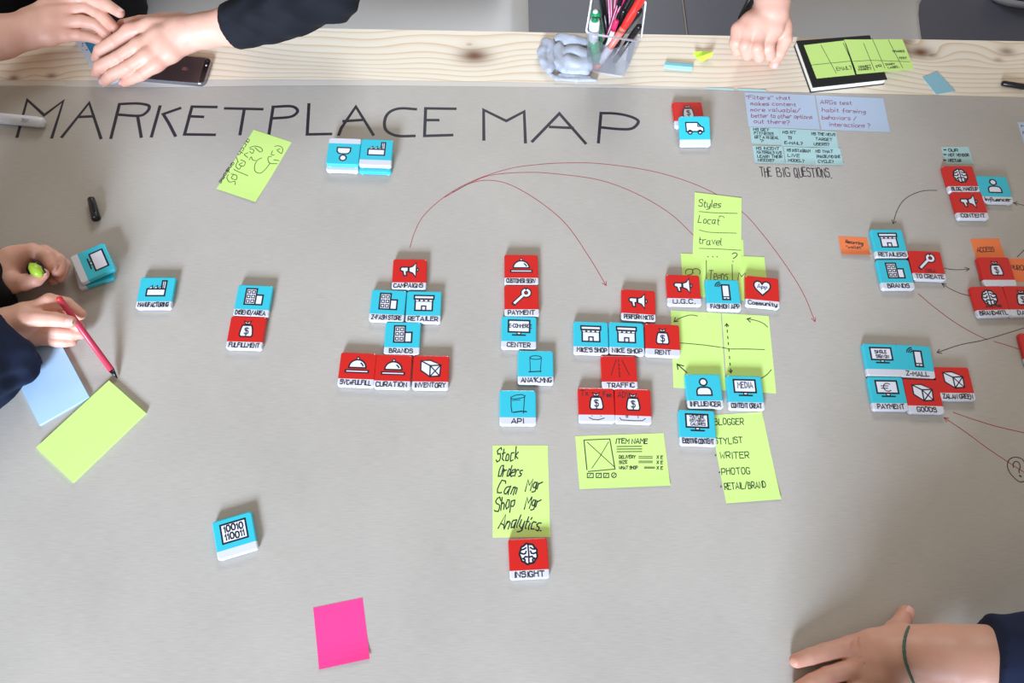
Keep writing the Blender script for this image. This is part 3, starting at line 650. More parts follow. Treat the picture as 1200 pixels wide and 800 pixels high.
n.draw(z(*[c for p in arc(274, 308, 13, 0, 330, 10) for c in p]), 1.2, closed=True).draw(z(268, 314, 280, 302), .8).done()
z2 = Z(4.444, 770, 350)
n = Note([(831.5, 486.5), (887.5, 482.8), (903, 584), (840, 586.7)], GRN, 'tall green note listing BLOGGER, STYLIST, WRITER, PHOTOG and RETAIL/BRAND', h=.1, curl=1.2, size=(74, 122))
for t, a, b in (('BLOGGER', z2(300, 655)[0], z2(450, 655)[0]), ('STYLIST', z2(300, 757)[0], z2(445, 752)[0]), ('WRITER', z(850, 218)[0], z(1005, 215)[0]), ('PHOTOG', z(858, 305)[0], z(1010, 300)[0]), ('RETAIL/BRAND', z(873, 385)[0], z(1095, 375)[0])): n.text(t, a, b, 8.5, 1.15, rnd=.04, slant=.05)
for p in ((822, 200), (843, 292), (850, 370)): n.draw(z(p[0], p[1], p[0]+4, p[1]+1), 1.4)
n.done()
Note([(367, 712), (425, 700), (433.5, 772.5), (374, 783.5)], PINK, 'bright pink blank note lying alone at the bottom', curl=2.).done()
z = Z(8, 970, 250)
n = Note(z(98, 215, 375, 228, 412, 410, 150, 385), ORG, 'small orange note left of the RETAILERS tile', curl=2.5, lift=1.5)
n.text('Recurring', z(165, 278)[0], z(328, 298)[0], 5.5, 1.2).text('"wallet"', z(170, 330)[0], z(325, 335)[0], 5, .9).done()
n = Note([(1136.8, 279.8), (1171.2, 279.2), (1178.5, 312), (1145, 312)], ORG, 'small orange note reading ACCESS, tucked under a red money bag tile')
zz = Z(6.154, 1090, 260); n.text('ACCESS', zz(338, 215)[0], zz(462, 215)[0], 8, 1.1).done()
n = Note([(1179, 303), (1214, 303), (1222, 330), (1186, 330)], ORG, 'small orange note reading PURCHASE, cut by the right edge of the photo')
n.text('PURCHASE', zz(585, 345)[0], zz(760, 350)[0], 8, 1.1).done()
z = Z(7.275, 1080, 160)
n = Note(z(163, 88, 418, 85, 428, 262, 182, 262), AQUA, 'small pale aqua note with three bullet lines above the BLOG brain tile', size=(46, 34))
for y, t, x1 in ((128, 'OUR', 308), (168, 'NOT VENDOR', 402), (215, 'NECTAR', 335)): n.text(t, z(230, y)[0], z(x1, y)[0], 5, 1.3); n.draw(z(190, y-14, 205, y-14), 2.6)
n.done()
n = Note([(1192, 143), (1230, 144), (1240, 180), (1202, 180)], SKY, 'pale blue note of which only a corner shows at the upper right edge')
n.text('He To', (1197, 149), (1220, 150), 5, 1.).text('Mem', (1199, 157), (1222, 158), 5, 1.).done()
# pads
Note([(129.4, 447), (172.4, 485), (90.4, 565), (48.4, 523.6)], PADG, 'thick pad of green notes lying at an angle at the left', h=.1, thick=4.5, name='sticky_note_pad', size=(73, 121)).done()
Note([(14, 412), (83, 398), (106, 466), (48, 499)], PADB, 'pad of pale blue notes under the hand with the red pen', h=.1, thick=4., name='sticky_note_pad', base='bottom', size=(76, 118)).done()
# tapes
TAPE = mat('masking_tape', srgb(214, 208, 192), .5); TAPE2 = mat('aqua_tape', srgb(176, 220, 220), .5)
def flat(name, q, mt, label, cat, h=.05, t=.15):
    P = [at(*p, h) for p in q]; V = [tuple(p) for p in P]+[(p[0], p[1], p[2]+t/1000) for p in P]
    V = V[:4]+V[4:]
    o = wob(name, V, [(0, 1, 2, 3), (7, 6, 5, 4), (0, 4, 5, 1), (1, 5, 6, 2), (2, 6, 7, 3), (3, 7, 4, 0)], mt); return tag(o, label, cat)
flat('tape_strip', [(-12, 94.2), (75, 95), (76.5, 100.2), (-12, 99.8)], TAPE, 'pale masking tape strip holding the paper at the upper left corner', 'tape')
flat('tape_strip', [(827, 102.8), (860, 103.6), (861, 106), (829, 104.6)], TAPE2, 'short pale aqua tape strip on the paper edge, nearer the pen cup', 'tape')
flat('tape_strip', [(864, 103.6), (897, 104.8), (899, 107.6), (866, 106)], TAPE2, 'short pale aqua tape strip on the paper edge, below the fist', 'tape')

# ------------------------------------------------------------------ things on the bare board
def quadslab(name, q, h0, h1, mt, parent=None, chamf=0.):
    """slab whose top face corners are the pixels q at height h1 mm"""
    P = [at(*p, h1) for p in q]; c = sum(P)/4
    lo = [np.array([p[0], p[1], TZ+h0/1000]) for p in P]
    if chamf:
        mi = [np.array([p[0], p[1], TZ+(h1-chamf)/1000]) for p in P]
        hi = [p+(c-p)/np.linalg.norm(c-p)*chamf/1000 for p in P]; rings = [lo, mi, hi]
    else: rings = [lo, P]
    V = [v for r in rings for v in r]; F = [(0, 1, 2, 3)]; m_ = len(rings)
    for k_ in range(m_-1):
        for i in range(4): j = (i+1) % 4; F.append((4*k_+j, 4*k_+i, 4*k_+4+i, 4*k_+4+j))
    F.append((4*m_-1, 4*m_-2, 4*m_-3, 4*m_-4)); return wob(name, V, F, mt, parent)
NB = mat('black_cover', srgb(24, 24, 26), .45); PG = mat('page_edges', srgb(226, 220, 206), .8)
q = [(933.5, 47.5), (1019.5, 41), (1040, 92.5), (953, 102)]; b0 = at(980, 75, 0)
nb = empty('notebook', (b0[0], b0[1], TT), 0, 'black notebook with gridded green notes stuck across its cover', 'notebook')
def inset(q, k, dx=0): c = np.mean(q, 0); return [tuple(c+(np.array(p)-c)*k+np.array([dx, 0])) for p in q]
quadslab('cover', q, -.6, 1.4, NB, nb, .3); 
# back cover sits directly below the front one
F_ = quadslab('cover', q, 11., 13.2, NB, nb, .6)
c_ = [at(*p, 13.2) for p in q]; cc = sum(c_)/4
def slab3(name, P, z0, z1, mt, parent=None):
    V = [(p[0], p[1], TZ+z0/1000) for p in P]+[(p[0], p[1], TZ+z1/1000) for p in P]
    return wob(name, V, [(0, 1, 2, 3), (7, 6, 5, 4), (0, 4, 5, 1), (1, 5, 6, 2), (2, 6, 7, 3), (3, 7, 4, 0)], mt, parent)
bpy.data.objects.remove(nb.children[0]) if nb.children else None
slab3('cover', c_, -.5, 1.2, NB, nb)
slab3('page_block', [p+(cc-p)*.025 for p in c_], 1.2, 11., PG, nb)
def gnote(q, label, h, lines, texts):
    P = [at(*p, h) for p in q]; t = .15/1000
    r = empty('sticky_note', tuple(P[0]), 0, label, 'sticky note')
    V = [tuple(p) for p in P]+[(p[0], p[1], p[2]+t) for p in P]
    wob('paper', V, [(0, 1, 2, 3), (7, 6, 5, 4), (0, 4, 5, 1), (1, 5, 6, 2), (2, 6, 7, 3), (3, 7, 4, 0)], GRN, r)
    k_ = Ink(); f = lambda p: (lambda s: (s[0]*1000, s[1]*1000))(at(p[0], p[1], h))
    for l in lines: k_.stroke([f(p) for p in l], .9)
    for tx, a, b, hh in texts:
        a = np.array(f(a)); b = np.array(f(b)); d = b-a; L = np.hypot(*d); d = d/L; nn = np.array([-d[1], d[0]])
        for st in lettering(tx, 0, 0, L, hh): k_.stroke([a+d*s[0]+nn*s[1] for s in st], 1.)
    wob('writing', [(v[0]/1000, v[1]/1000, TZ+(h+.25+v[2])/1000) for v in k_.V], k_.F, INKFINE, r)
g = lambda *a: [(a[i]/5+960, a[i+1]/5) for i in range(0, len(a), 2)]
gnote([(942, 53), (989, 47.5), (1002, 87.6), (957, 92)], 'green gridded note on the notebook cover reading EMAIL, left one', 13.4, [[(951, 76.3)]+g(0, 380, 190, 358)[1:], g(10, 265, 100, 430), g(140, 252, 205, 395)], [('EMAIL?', *g(105, 414, 192, 406), 7)])
gnote([(989, 46.4), (1057.5, 46), (1071.5, 81), (1004, 87)], 'green gridded note reaching past the right side of the notebook', 13.9, [g(200, 360, 300, 354, 400, 357, 530, 362), g(155, 255, 215, 420), g(260, 255, 325, 415), g(310, 225, 385, 400), g(405, 235, 490, 400)],
  [('CONNECT', *g(232, 399, 305, 391), 4), ('MARKET', *g(232, 415, 308, 407), 4), ('PR', *g(338, 398, 368, 392), 5), ('DIARY', *g(392, 383, 445, 380), 4), ('LABEL', *g(405, 402, 470, 396), 4), ('SHARES', *g(432, 306, 500, 306), 4), ('TEST', *g(468, 346, 515, 346), 4)])

# phone
ph = at(210, 83, 0)
fo = empty('mobile_phone', (ph[0], ph[1], TT), 0, 'dark grey mobile phone lying face down beside the clasped hands', 'phone')
GR = mat('phone_back', srgb(84, 70, 70), .3, metal=.5); GB = mat('phone_glass', srgb(16, 16, 20), .12); SL = mat('silver_metal', srgb(150, 150, 156), .25, metal=.9)
PR, PB = at(248.3, 67.7, 7), at(239, 98.3, 7); d_ = PB-PR; wd = np.linalg.norm(d_); vy = d_/wd; vx = np.array([vy[1], -vy[0], 0]); 
if vx[0] > 0: vx = -vx
LEN = .134
def phpt(u, v, z): p = PR+vx*u+vy*v; return (p[0], p[1], TZ+z/1000)
def phslab(name, u0, u1, v0, v1, z0, z1, mt, r=0.):
    if r:
        P = []
        for cu, cv, a in ((u0+r, v0+r, 180), (u1-r, v0+r, 270), (u1-r, v1-r, 0), (u0+r, v1-r, 90)): P += [(cu+r*math.cos(math.radians(a+i*22.5)), cv+r*math.sin(math.radians(a+i*22.5))) for i in range(5)]
    else: P = [(u0, v0), (u1, v0), (u1, v1), (u0, v1)]
    n_ = len(P); c0 = ((u0+u1)/2, (v0+v1)/2)
    V = [phpt(*p, z0) for p in P]+[phpt(*p, z1-.8) for p in P]+[phpt(*(c0[0]+(p[0]-c0[0])*.994, c0[1]+(p[1]-c0[1])*.987), z1) for p in P] if z1-z0 > 2 else [phpt(*p, z0) for p in P]+[phpt(*p, z1) for p in P]
    m_ = len(V)//n_; F = [tuple(range(n_)), tuple(range(m_*n_-1, (m_-1)*n_-1, -1))]
    for k_ in range(m_-1):
        for i in range(n_): j = (i+1) % n_; F.append((k_*n_+j, k_*n_+i, k_*n_+n_+i, k_*n_+n_+j))
    return wob(name, V, F, mt, fo)
phslab('body', 0, LEN, 0, wd, -.6, 6.6, SL, .009); phslab('back_panel', .0105, LEN-.0105, .0015, wd-.0015, 6.6, 6.8, GR); phslab('camera_band', .0015, .0100, .0030, wd-.0030, 6.6, 6.85, GB, .003)
phslab('camera_lens', .003, .0085, wd*.08, wd*.08+.0055, 6.85, 7.3, mat('lens', srgb(40, 42, 60), .05), .0026); phslab('flash', .004, .007, wd*.28, wd*.28+.003, 6.85, 7., WP, .0014)
k_ = Ink(); ap = [(0, 3.2), (1.6, 4.), (3.4, 3), (4., 1.2), (3, .2), (3.2, -1.6), (4.1, -2.4), (2.6, -4.8), (1.4, -5), (0, -4.5), (-1.4, -5), (-2.8, -4.4), (-4.2, -1), (-3.8, 2), (-2, 3.9)]
V = [phpt(.038-p[1]/1000, wd/2+p[0]/1000, 6.9) for p in ap]; V2 = [phpt(.038-p[1]/1000, wd/2+p[0]/1000, 6.9) for p in [(0, 4.4), (.4, 6.4), (2, 7.4), (1.8, 5.2)]]
wob('emblem', V+V2, [tuple(range(len(ap))), tuple(range(len(ap), len(ap)+4))], mat('rose_metal', srgb(176, 130, 128), .25, metal=.7), fo)

# deck of patterned cards under the hands
def deckmat():
    mt = bpy.data.materials.new('card_back'); mt.use_nodes = True; nt = mt.node_tree; b = nt.nodes['Principled BSDF']; N = nt.nodes.new; Lk = nt.links.new
    tc = N('ShaderNodeTexCoord'); v = N('ShaderNodeTexVoronoi'); v.inputs['Scale'].default_value = 150; Lk(tc.outputs['Object'], v.inputs['Vector'])
    cr = N('ShaderNodeValToRGB'); cr.color_ramp.elements[0].color = (*srgb(70, 105, 130), 1); cr.color_ramp.elements[1].position = .3; cr.color_ramp.elements[1].color = (*srgb(196, 204, 212), 1); cr.color_ramp.elements[0].position = .14
    Lk(v.outputs['Distance'], cr.inputs[0]); Lk(cr.outputs[0], b.inputs['Base Color']); b.inputs['Roughness'].default_value = .35; return mt
q = [(86, 44), (150, 33), (168, 82), (117, 97)]; P = [at(*p, 9) for p in q]; c = sum(P)/4
dk = empty('card_deck', (c[0], c[1], TT), 0, 'blue and grey patterned deck of cards held between the clasped hands', 'cards')
slab3('cards', P, -.6, 9, deckmat(), dk); slab3('blue_panel', [p+(c-p)*.3 for p in P], 9, 9.2, mat('teal_card', srgb(48, 128, 160), .35, var=(90, .35)), dk)

# folded papers, tags
flat('paper_tag', [(1081, 91), (1098, 84), (1119.5, 107), (1097, 111)], mat('blue_tag', srgb(140, 188, 200), .6), 'small blue-grey paper tag on the bare board right of the notebook', 'paper', h=-.5, t=.8)
rt = at(795, 80); fs = empty('folded_strip', tuple(rt), 0, 'short folded aqua paper strip on the board below the green scrap', 'paper')
fs.location.z = TT
V = []; 
for (ax, ay), (bx, by), h in (((778.5, 79), (811, 82.5), -.5), ((779, 76), (811.5, 78.8), 6), ((779.5, 73), (812, 76), 4.5), ((781, 71.5), (813, 74.5), -.5)): V += [tuple(at(ax, ay+0*h, h)), tuple(at(bx, by, h))]
wob('strip', V, [(0, 1, 3, 2), (2, 3, 5, 4), (4, 5, 7, 6)], mat('aqua_strip', srgb(136, 208, 224), .6), fs)
rt = at(824, 68); fs = empty('paper_scrap', tuple(rt), 0, 'small crumpled bright green paper scrap standing on the board near the fist', 'paper'); fs.location.z = TT
V = [at(812, 61, 9), at(823, 60, 3), at(836.5, 60.5, 12), at(834, 66, 5), at(822, 73, -.5), at(815, 67, -.4), at(824, 65, 10), at(818, 63, -.5)]
wob('scrap', V, [(0, 1, 6, 5), (1, 2, 6), (2, 3, 6), (3, 4, 6), (4, 5, 6), (0, 5, 7)], mat('lime_scrap', srgb(196, 240, 70), .6), fs)

# ---- tubes for markers and pens
def tube(name, A, B, prof, mt, parent, n=16):
    """turned shape between two points; prof is a list of (fraction along, radius mm)"""
    A = np.array(A); B = np.array(B); d = B-A; L = np.linalg.norm(d); d = d/L
    u = np.cross(d, [0, 0, 1.]); u = u/np.linalg.norm(u) if np.linalg.norm(u) > 1e-6 else np.array([1., 0, 0]); v = np.cross(d, u); V = []; F = []
    for t, r in prof:
        for i in range(n): a = 2*math.pi*i/n; V.append(A+d*L*t+(u*math.cos(a)+v*math.sin(a))*r/1000)
    m_ = len(prof)
    for k_ in range(m_-1):
        for i in range(n): j = (i+1) % n; F.append((k_*n+i, k_*n+j, (k_+1)*n+j, (k_+1)*n+i))
    F += [tuple(range(n-1, -1, -1)), tuple((m_-1)*n+i for i in range(n))]
    return wob(name, V, F, mt, parent, True)
a_, b_ = at(-60, 132.5, 9), at(52, 143.7, 9); mk = empty('marker', (a_[0], a_[1], TZ), 0, 'thick white marker crossing the first letter of the title, cut by the left edge', 'marker')
WB = mat('white_barrel', srgb(222, 224, 230), .3)
tube('barrel', a_, b_, [(0, 8.5), (.93, 8.5), (.95, 8.2), (.985, 7.6), (1, 5.5)], WB, mk)
k_ = Ink(); 
for st in lettering('35%', 0, 0, 11, 6): k_.stroke(st, .8)
e0 = at(24, 142.5, 17.4); dd = (b_-a_)/np.linalg.norm(b_-a_); nn = np.array([-dd[1], dd[0], 0])
wob('print', [tuple(e0+dd*v[0]/1000+nn*v[1]/1000+np.array([0, 0, .0003])) for v in k_.V], k_.F, mat('grey_print', srgb(110, 112, 124), .5), mk)
a_, b_ = at(106.5, 232, 6.5), at(112.8, 256.5, 6.5); cp = empty('marker_lid', (b_[0], b_[1], TZ), 0, 'black marker cap lying alone on the paper above the left hands', 'cap')
BLK = mat('black_plastic', srgb(20, 20, 22), .3)
tube('cap', a_, b_, [(0, 3.5), (.04, 5.2), (.5, 6), (.97, 6.6), (1, 6.2)], BLK, cp)
tube('clip', at(107, 231, 12.5), at(111, 247, 13), [(0, 1.2), (.1, 1.6), (1, 1.4)], BLK, cp, 8); tube('cap_shade_disc', b_-(b_-a_)*.02, b_+(b_-a_)*.004, [(0, 5), (1, 5)], mat('cap_shade', srgb(6, 6, 6), .8), cp)  # solid dark disc painted as the shade inside the hollow cap
a_, b_ = at(1174, 97.3, 4.5), at(1250, 110, 4.5); pn = empty('pen', (a_[0], a_[1], TT), 0, 'black pen with a white barrel on the board, cut by the right edge', 'pen')
tube('cap', a_, a_+(b_-a_)*.36, [(0, 3), (.05, 4.6), (.95, 5), (1, 4.6)], BLK, pn); tube('barrel', a_+(b_-a_)*.355, b_, [(0, 4.4), (1, 4.4)], WB, pn)
# ------------------------------------------------------------------ mesh pen cup with its pens
STEEL = mat('silver_wire', srgb(190, 192, 198), .35, metal=.6)
bl, br = at(688.7, 83, -.5), at(731, 89.4, -.5)
an = math.atan2(br[1]-bl[1], br[0]-bl[0])
cup_c = (bl+br)/2+np.array([-math.sin(an), math.cos(an), 0])*.031
cup = empty('pen_cup', (cup_c[0], cup_c[1], TT), an, 'square silver wire mesh cup full of pens, standing on the bare board', 'pen cup')
CH = .094
def cupw(z): return .031+(.0435-.031)*z/CH
def lring(z, k, r=.007):
    w_ = cupw(z)*k; P = []
    for cx, cy, a in ((w_-r, w_-r, 0), (-w_+r, w_-r, 90), (-w_+r, -w_+r, 180), (w_-r, -w_+r, 270)):
        P += [(cx+r*math.cos(math.radians(a+i*22.5)), cy+r*math.sin(math.radians(a+i*22.5)), z) for i in range(5)]
    return P
def band(name, z0, z1, o, parent):
    rs = [lring(z0, 1-o), lring(z0, 1+o), lring(z1, 1+o), lring(z1, 1-o)]; n_ = 20; V = [p for r in rs for p in r]; F = []
    for k_ in range(4):
        for i in range(n_): j = (i+1) % n_; F.append((k_*n_+i, k_*n_+j, ((k_+1) % 4)*n_+j, ((k_+1) % 4)*n_+i))
    return ob(name, me(name, V, F, STEEL), parent)
band('rim', CH-.0022, CH, .03, cup); band('base_band', 0, .002, .03, cup)
def bar(V, F, a, b, t):
    a = np.array(a); b = np.array(b); d = (b-a)/np.linalg.norm(b-a); u = np.cross(d, [0.3, .5, .8]); u /= np.linalg.norm(u); v = np.cross(d, u); o = len(V)
    for p in (a, b):
        for q in (u, v, -u, -v): V.append(tuple(p+q*t))
    for i in range(4): j = (i+1) % 4; F.append((o+i, o+j, o+4+j, o+4+i))
for s_ in range(4):
    V = []; F = []; ca, sa = math.cos(s_*math.pi/2), math.sin(s_*math.pi/2)
    def wpt(u, z): w_ = cupw(z); x, y = u*w_, -w_; return (ca*x-sa*y, sa*x+ca*y, z)
    N1 = 24
    for i in range(-N1, N1+1):                      # crossed wires
        for sg in (1, -1):
            u0 = i/N1*2; u1 = u0+sg*1.15*CH/.0375; z0, z1 = .001, CH-.001
            lo, hi = 0., 1.
            for lim in (-.97, .97):
                if u1 != u0:
                    t = (lim-u0)/(u1-u0)
                    if (lim < 0) == (u1 > u0): lo = max(lo, t)
                    else: hi = min(hi, t)
            if hi-lo > .02: bar(V, F, wpt(u0+(u1-u0)*lo, z0+(z1-z0)*lo), wpt(u0+(u1-u0)*hi, z0+(z1-z0)*hi), .00024)
    o = ob('wire_mesh', me('wire_mesh', V, F, STEEL), cup); o['kind'] = 'stuff'
w_ = cupw(0); ob('base_plate', me('base_plate', [(-w_, -w_, .0008), (w_, -w_, .0008), (w_, w_, .0008), (-w_, w_, .0008)], [(0, 1, 2, 3)], STEEL), cup)
CM = np.array(wm(cup))
def cp_(x, y, z): return (CM @ np.array([x/1000, y/1000, z/1000, 1]))[:3]
MAG = mat('magenta_barrel', srgb(176, 34, 84), .3); WHP = mat('white_stripe', srgb(222, 210, 222), .35); DK = mat('black_pen', srgb(20, 20, 22), .28); REDP = mat('red_barrel', srgb(214, 48, 40), .3); GRP = mat('green_cap', srgb(24, 140, 88), .3); ORP = mat('orange_grip', srgb(226, 120, 90), .5)
def pen(A, B, r, body, cap, label, capf=.3, stripe=None, name='pen', end=None):
    A = cp_(*A); B = cp_(*B); root = empty(name, tuple(A), 0, label, 'pen')
    tube('barrel', A, B+(A-B)*capf, [(0, r*.35), (.05, r*.9), (.1, r), (1, r)], body, root, 12)
    tube('cap', B+(A-B)*capf, B, [(0, r*1.08), (.03, r*1.18), (.92, r*1.08), (1, r*.8)], cap, root, 12)
    if stripe is not None:
        for s in (-1, 1):
            d = (B-A)/np.linalg.norm(B-A); u = np.cross(d, [1, 0, 0]); u /= np.linalg.norm(u); q = np.cross(d, u)*s*.5*r/1000-u*r*.0009*(1 if u[2] < 0 else -1)
            tube('stripe', A+(B-A)*.12+q, A+(B-A)*(1-capf)+q, [(0, .6), (1, .6)], stripe, root, 6)
    if end is not None: tube('end_plug', B-(B-A)*.0, B+(B-A)*.02, [(0, r*.6), (1, r*.5)], end, root, 12)
    return root
pen((-14, -10, 6), (-34, -16, 112), 7.5, GRP, GRP, 'green marker standing at the left corner of the pen cup', .4, None, 'marker', WB)
A = cp_(-34, -16, 112); mk2 = empty('marker', tuple(cp_(-31, -16, 104)), 0, 'white marker with a green end poking out at the front left of the pen cup', 'marker')
tube('barrel', cp_(-14, -22, 8), cp_(-30, -30, 70), [(0, 7), (.9, 8), (1, 8)], GRP, mk2); tube('cap', cp_(-30, -30, 70), cp_(-33, -30, 108), [(0, 8.2), (.9, 8.6), (1, 7.6)], WB, mk2); tube('end_plug', cp_(-33, -30, 107.6), cp_(-33.2, -30.1, 110), [(0, 5.6), (1, 5)], GRP, mk2)
pen((4, 12, 5), (-24, 30, 150), 3.8, MAG, MAG, 'magenta fineliner leaning to the back left, leftmost of the pens in the cup', .28, WHP)
pen((6, 4, 5), (-10, 32, 152), 3.8, MAG, MAG, 'second magenta fineliner from the left in the pen cup', .28, WHP)
pen((-14, -18, 5), (6, 28, 152), 3.8, MAG, MAG, 'magenta fineliner rising at the middle of the pen cup', .28, WHP)
pen((-18, -14, 5), (14, 24, 150), 3.8, MAG, MAG, 'magenta fineliner just left of the big red pen in the cup', .28, WHP)
pen((-10, -16, 5), (1, -18, 104), 3.8, WHP, mat('pink_cap', srgb(226, 40, 92), .3), 'short pen with a bright pink cap low in the middle of the cup', .22)
pen((-20, -18, 6), (24, 20, 146), 5.2, DK, DK, 'black marker leaning right behind the big red pen', .35)
pen((10, 18, 6), (26, 34, 148), 5, DK, DK, 'black marker at the back right corner of the cup', .35)
pen((0, 20, 6), (-30, 10, 128), 5, DK, DK, 'black marker at the left side of the cup behind the green one', .35)
pen((-4, 10, 6), (34, -4, 118), 5.5, DK, DK, 'black marker leaning on the right side of the cup', .35)
pen((0, 0, 6), (10, 4, 108), 5.5, DK, DK, 'short black marker in the middle of the cup', .4)
pen((6, 6, 6), (20, -8, 108), 4.5, DK, DK, 'short black pen in front of the big red pen', .3)
pen((0, 16, 6), (2, 12, 138), 4.2, DK, DK, 'black pen upright between the magenta fineliners', .3)
pen((10, -10, 6), (38, -22, 104), 4.6, DK, DK, 'black pen at the front right corner of the cup', .35)
rp = empty('pen', tuple(cp_(-18, -26, 4)), 0, 'big orange-red pen with a white label lying diagonally across the cup', 'pen')
tube('barrel', cp_(-18, -25, 5), cp_(14, -18, 90), [(0, 3), (.1, 5.5), (1, 6)], mat('pale_red', srgb(220, 120, 104), .4), rp); tube('grip', cp_(-18.5, -25.4, 4), cp_(-13.5, -24.5, 17), [(0, 5.6), (1, 6.2)], ORP, rp)
tube('label_band', cp_(-12.5, -24.4, 20), cp_(-1, -21.6, 50), [(0, 6.5), (1, 6.6)], WHP, rp); tube('cap', cp_(14, -18, 90), cp_(42, 18, 150), [(0, 5.6), (.15, 6.6), (.3, 7), (.9, 7), (1, 5)], REDP, rp)
tube('clip', cp_(17, -22, 102), cp_(36, 4, 140), [(0, 1), (1, 1.5)], REDP, rp, 8)

# ------------------------------------------------------------------ smooth bodies grown from blended capsules
def sdf_grid(lo, hi, res):
    n = np.ceil((np.array(hi)-np.array(lo))/res).astype(int)+1
    return n
class Field:
    def __init__(s, lo, hi, res):
        s.lo = np.array(lo, float); s.res = res; s.n = np.ceil((np.array(hi)-s.lo)/res).astype(int)+1; s.v = None
    def new(s): return np.full(s.n, 50., np.float32)
    def cap(s, v, a, b, ra, rb, k, sc=None):
        """blend a tapered capsule into v (all in mm)"""
        a = np.array(a, float); b = np.array(b, float); m_ = max(ra, rb)+k*1.5+s.res*3
        i0 = np.maximum(np.floor((np.minimum(a, b)-m_-s.lo)/s.res).astype(int), 0); i1 = np.minimum(np.ceil((np.maximum(a, b)+m_-s.lo)/s.res).astype(int)+1, s.n)
        if (i1 <= i0).any(): return
        g = np.meshgrid(*[np.arange(i0[i], i1[i])*s.res+s.lo[i] for i in range(3)], indexing='ij', sparse=True)
        d = b-a; L2 = max(d@d, 1e-6)
        t = np.clip(((g[0]-a[0])*d[0]+(g[1]-a[1])*d[1]+(g[2]-a[2])*d[2])/L2, 0, 1)
        D = np.sqrt((g[0]-a[0]-t*d[0])**2+(g[1]-a[1]-t*d[1])**2+((g[2]-a[2]-t*d[2])*(sc or 1))**2)-(ra+(rb-ra)*t)
        sl = tuple(slice(i0[i], i1[i]) for i in range(3)); o = v[sl]
        h = np.clip(.5+.5*(o-D)/max(k, .01), 0, 1)
        v[sl] = np.where(o > 40, D, o*(1-h)+D*h-k*h*(1-h))
def smin(a, b, k):
    h = np.clip(.5+.5*(b-a)/k, 0, 1); return np.where((a > 40) & (b > 40), 50., b*(1-h)+a*h-k*h*(1-h))
def surface(v, lo, res):
    """surface nets"""
    ins = v < 0; nx, ny, nz = v.shape
    c = np.zeros((nx-1, ny-1, nz-1), np.int8)
    for dx in (0, 1):
        for dy in (0, 1):
            for dz in (0, 1): c += ins[dx:nx-1+dx, dy:ny-1+dy, dz:nz-1+dz]
    act = (c > 0) & (c < 8); idx = np.argwhere(act); ID = np.full(act.shape, -1, np.int64); ID[act] = np.arange(len(idx))
    P = np.zeros((len(idx), 3)); cnt = np.zeros(len(idx))
    cor = [(a, b, d) for a in (0, 1) for b in (0, 1) for d in (0, 1)]
    for p in cor:
        for ax in range(3):
            if p[ax]: continue
            q = list(p); q[ax] = 1
            va = v[idx[:, 0]+p[0], idx[:, 1]+p[1], idx[:, 2]+p[2]]; vb = v[idx[:, 0]+q[0], idx[:, 1]+q[1], idx[:, 2]+q[2]]
            m_ = (va < 0) != (vb < 0); t = np.where(m_, va/np.where(m_, va-vb, 1), 0); pt = np.array([p]*len(idx), float); pt[:, ax] += t
            P += pt*m_[:, None]; cnt += m_
    P = (P/cnt[:, None]+idx)*res+lo
    Q = []
    for ax in range(3):
        o1, o2 = [(1, 2), (2, 0), (0, 1)][ax]
        sl = [slice(None)]*3; sl[ax] = slice(0, -1); s2 = [slice(None)]*3; s2[ax] = slice(1, None)
        a = ins[tuple(sl)]; b = ins[tuple(s2)]; e = np.argwhere(a != b); e = e[(e[:, o1] > 0) & (e[:, o2] > 0) & (e[:, o1] < v.shape[o1]-1) & (e[:, o2] < v.shape[o2]-1)]
        f = ins[e[:, 0], e[:, 1], e[:, 2]]
        def at_(d1, d2): q = e.copy(); q[:, o1] -= d1; q[:, o2] -= d2; return ID[q[:, 0], q[:, 1], q[:, 2]]
        A, B, C_, D = at_(1, 1), at_(0, 1), at_(0, 0), at_(1, 0)
        q = np.stack([A, B, C_, D], 1); q[~f] = q[~f][:, ::-1]; Q.append(q)
    return P, np.vstack(Q)
def pmm(p):                       # (px, py, height) -> world millimetres
    q = at(p[0], p[1], p[2]); return np.array([q[0]*1000, q[1]*1000, TZ*1000+p[2]])
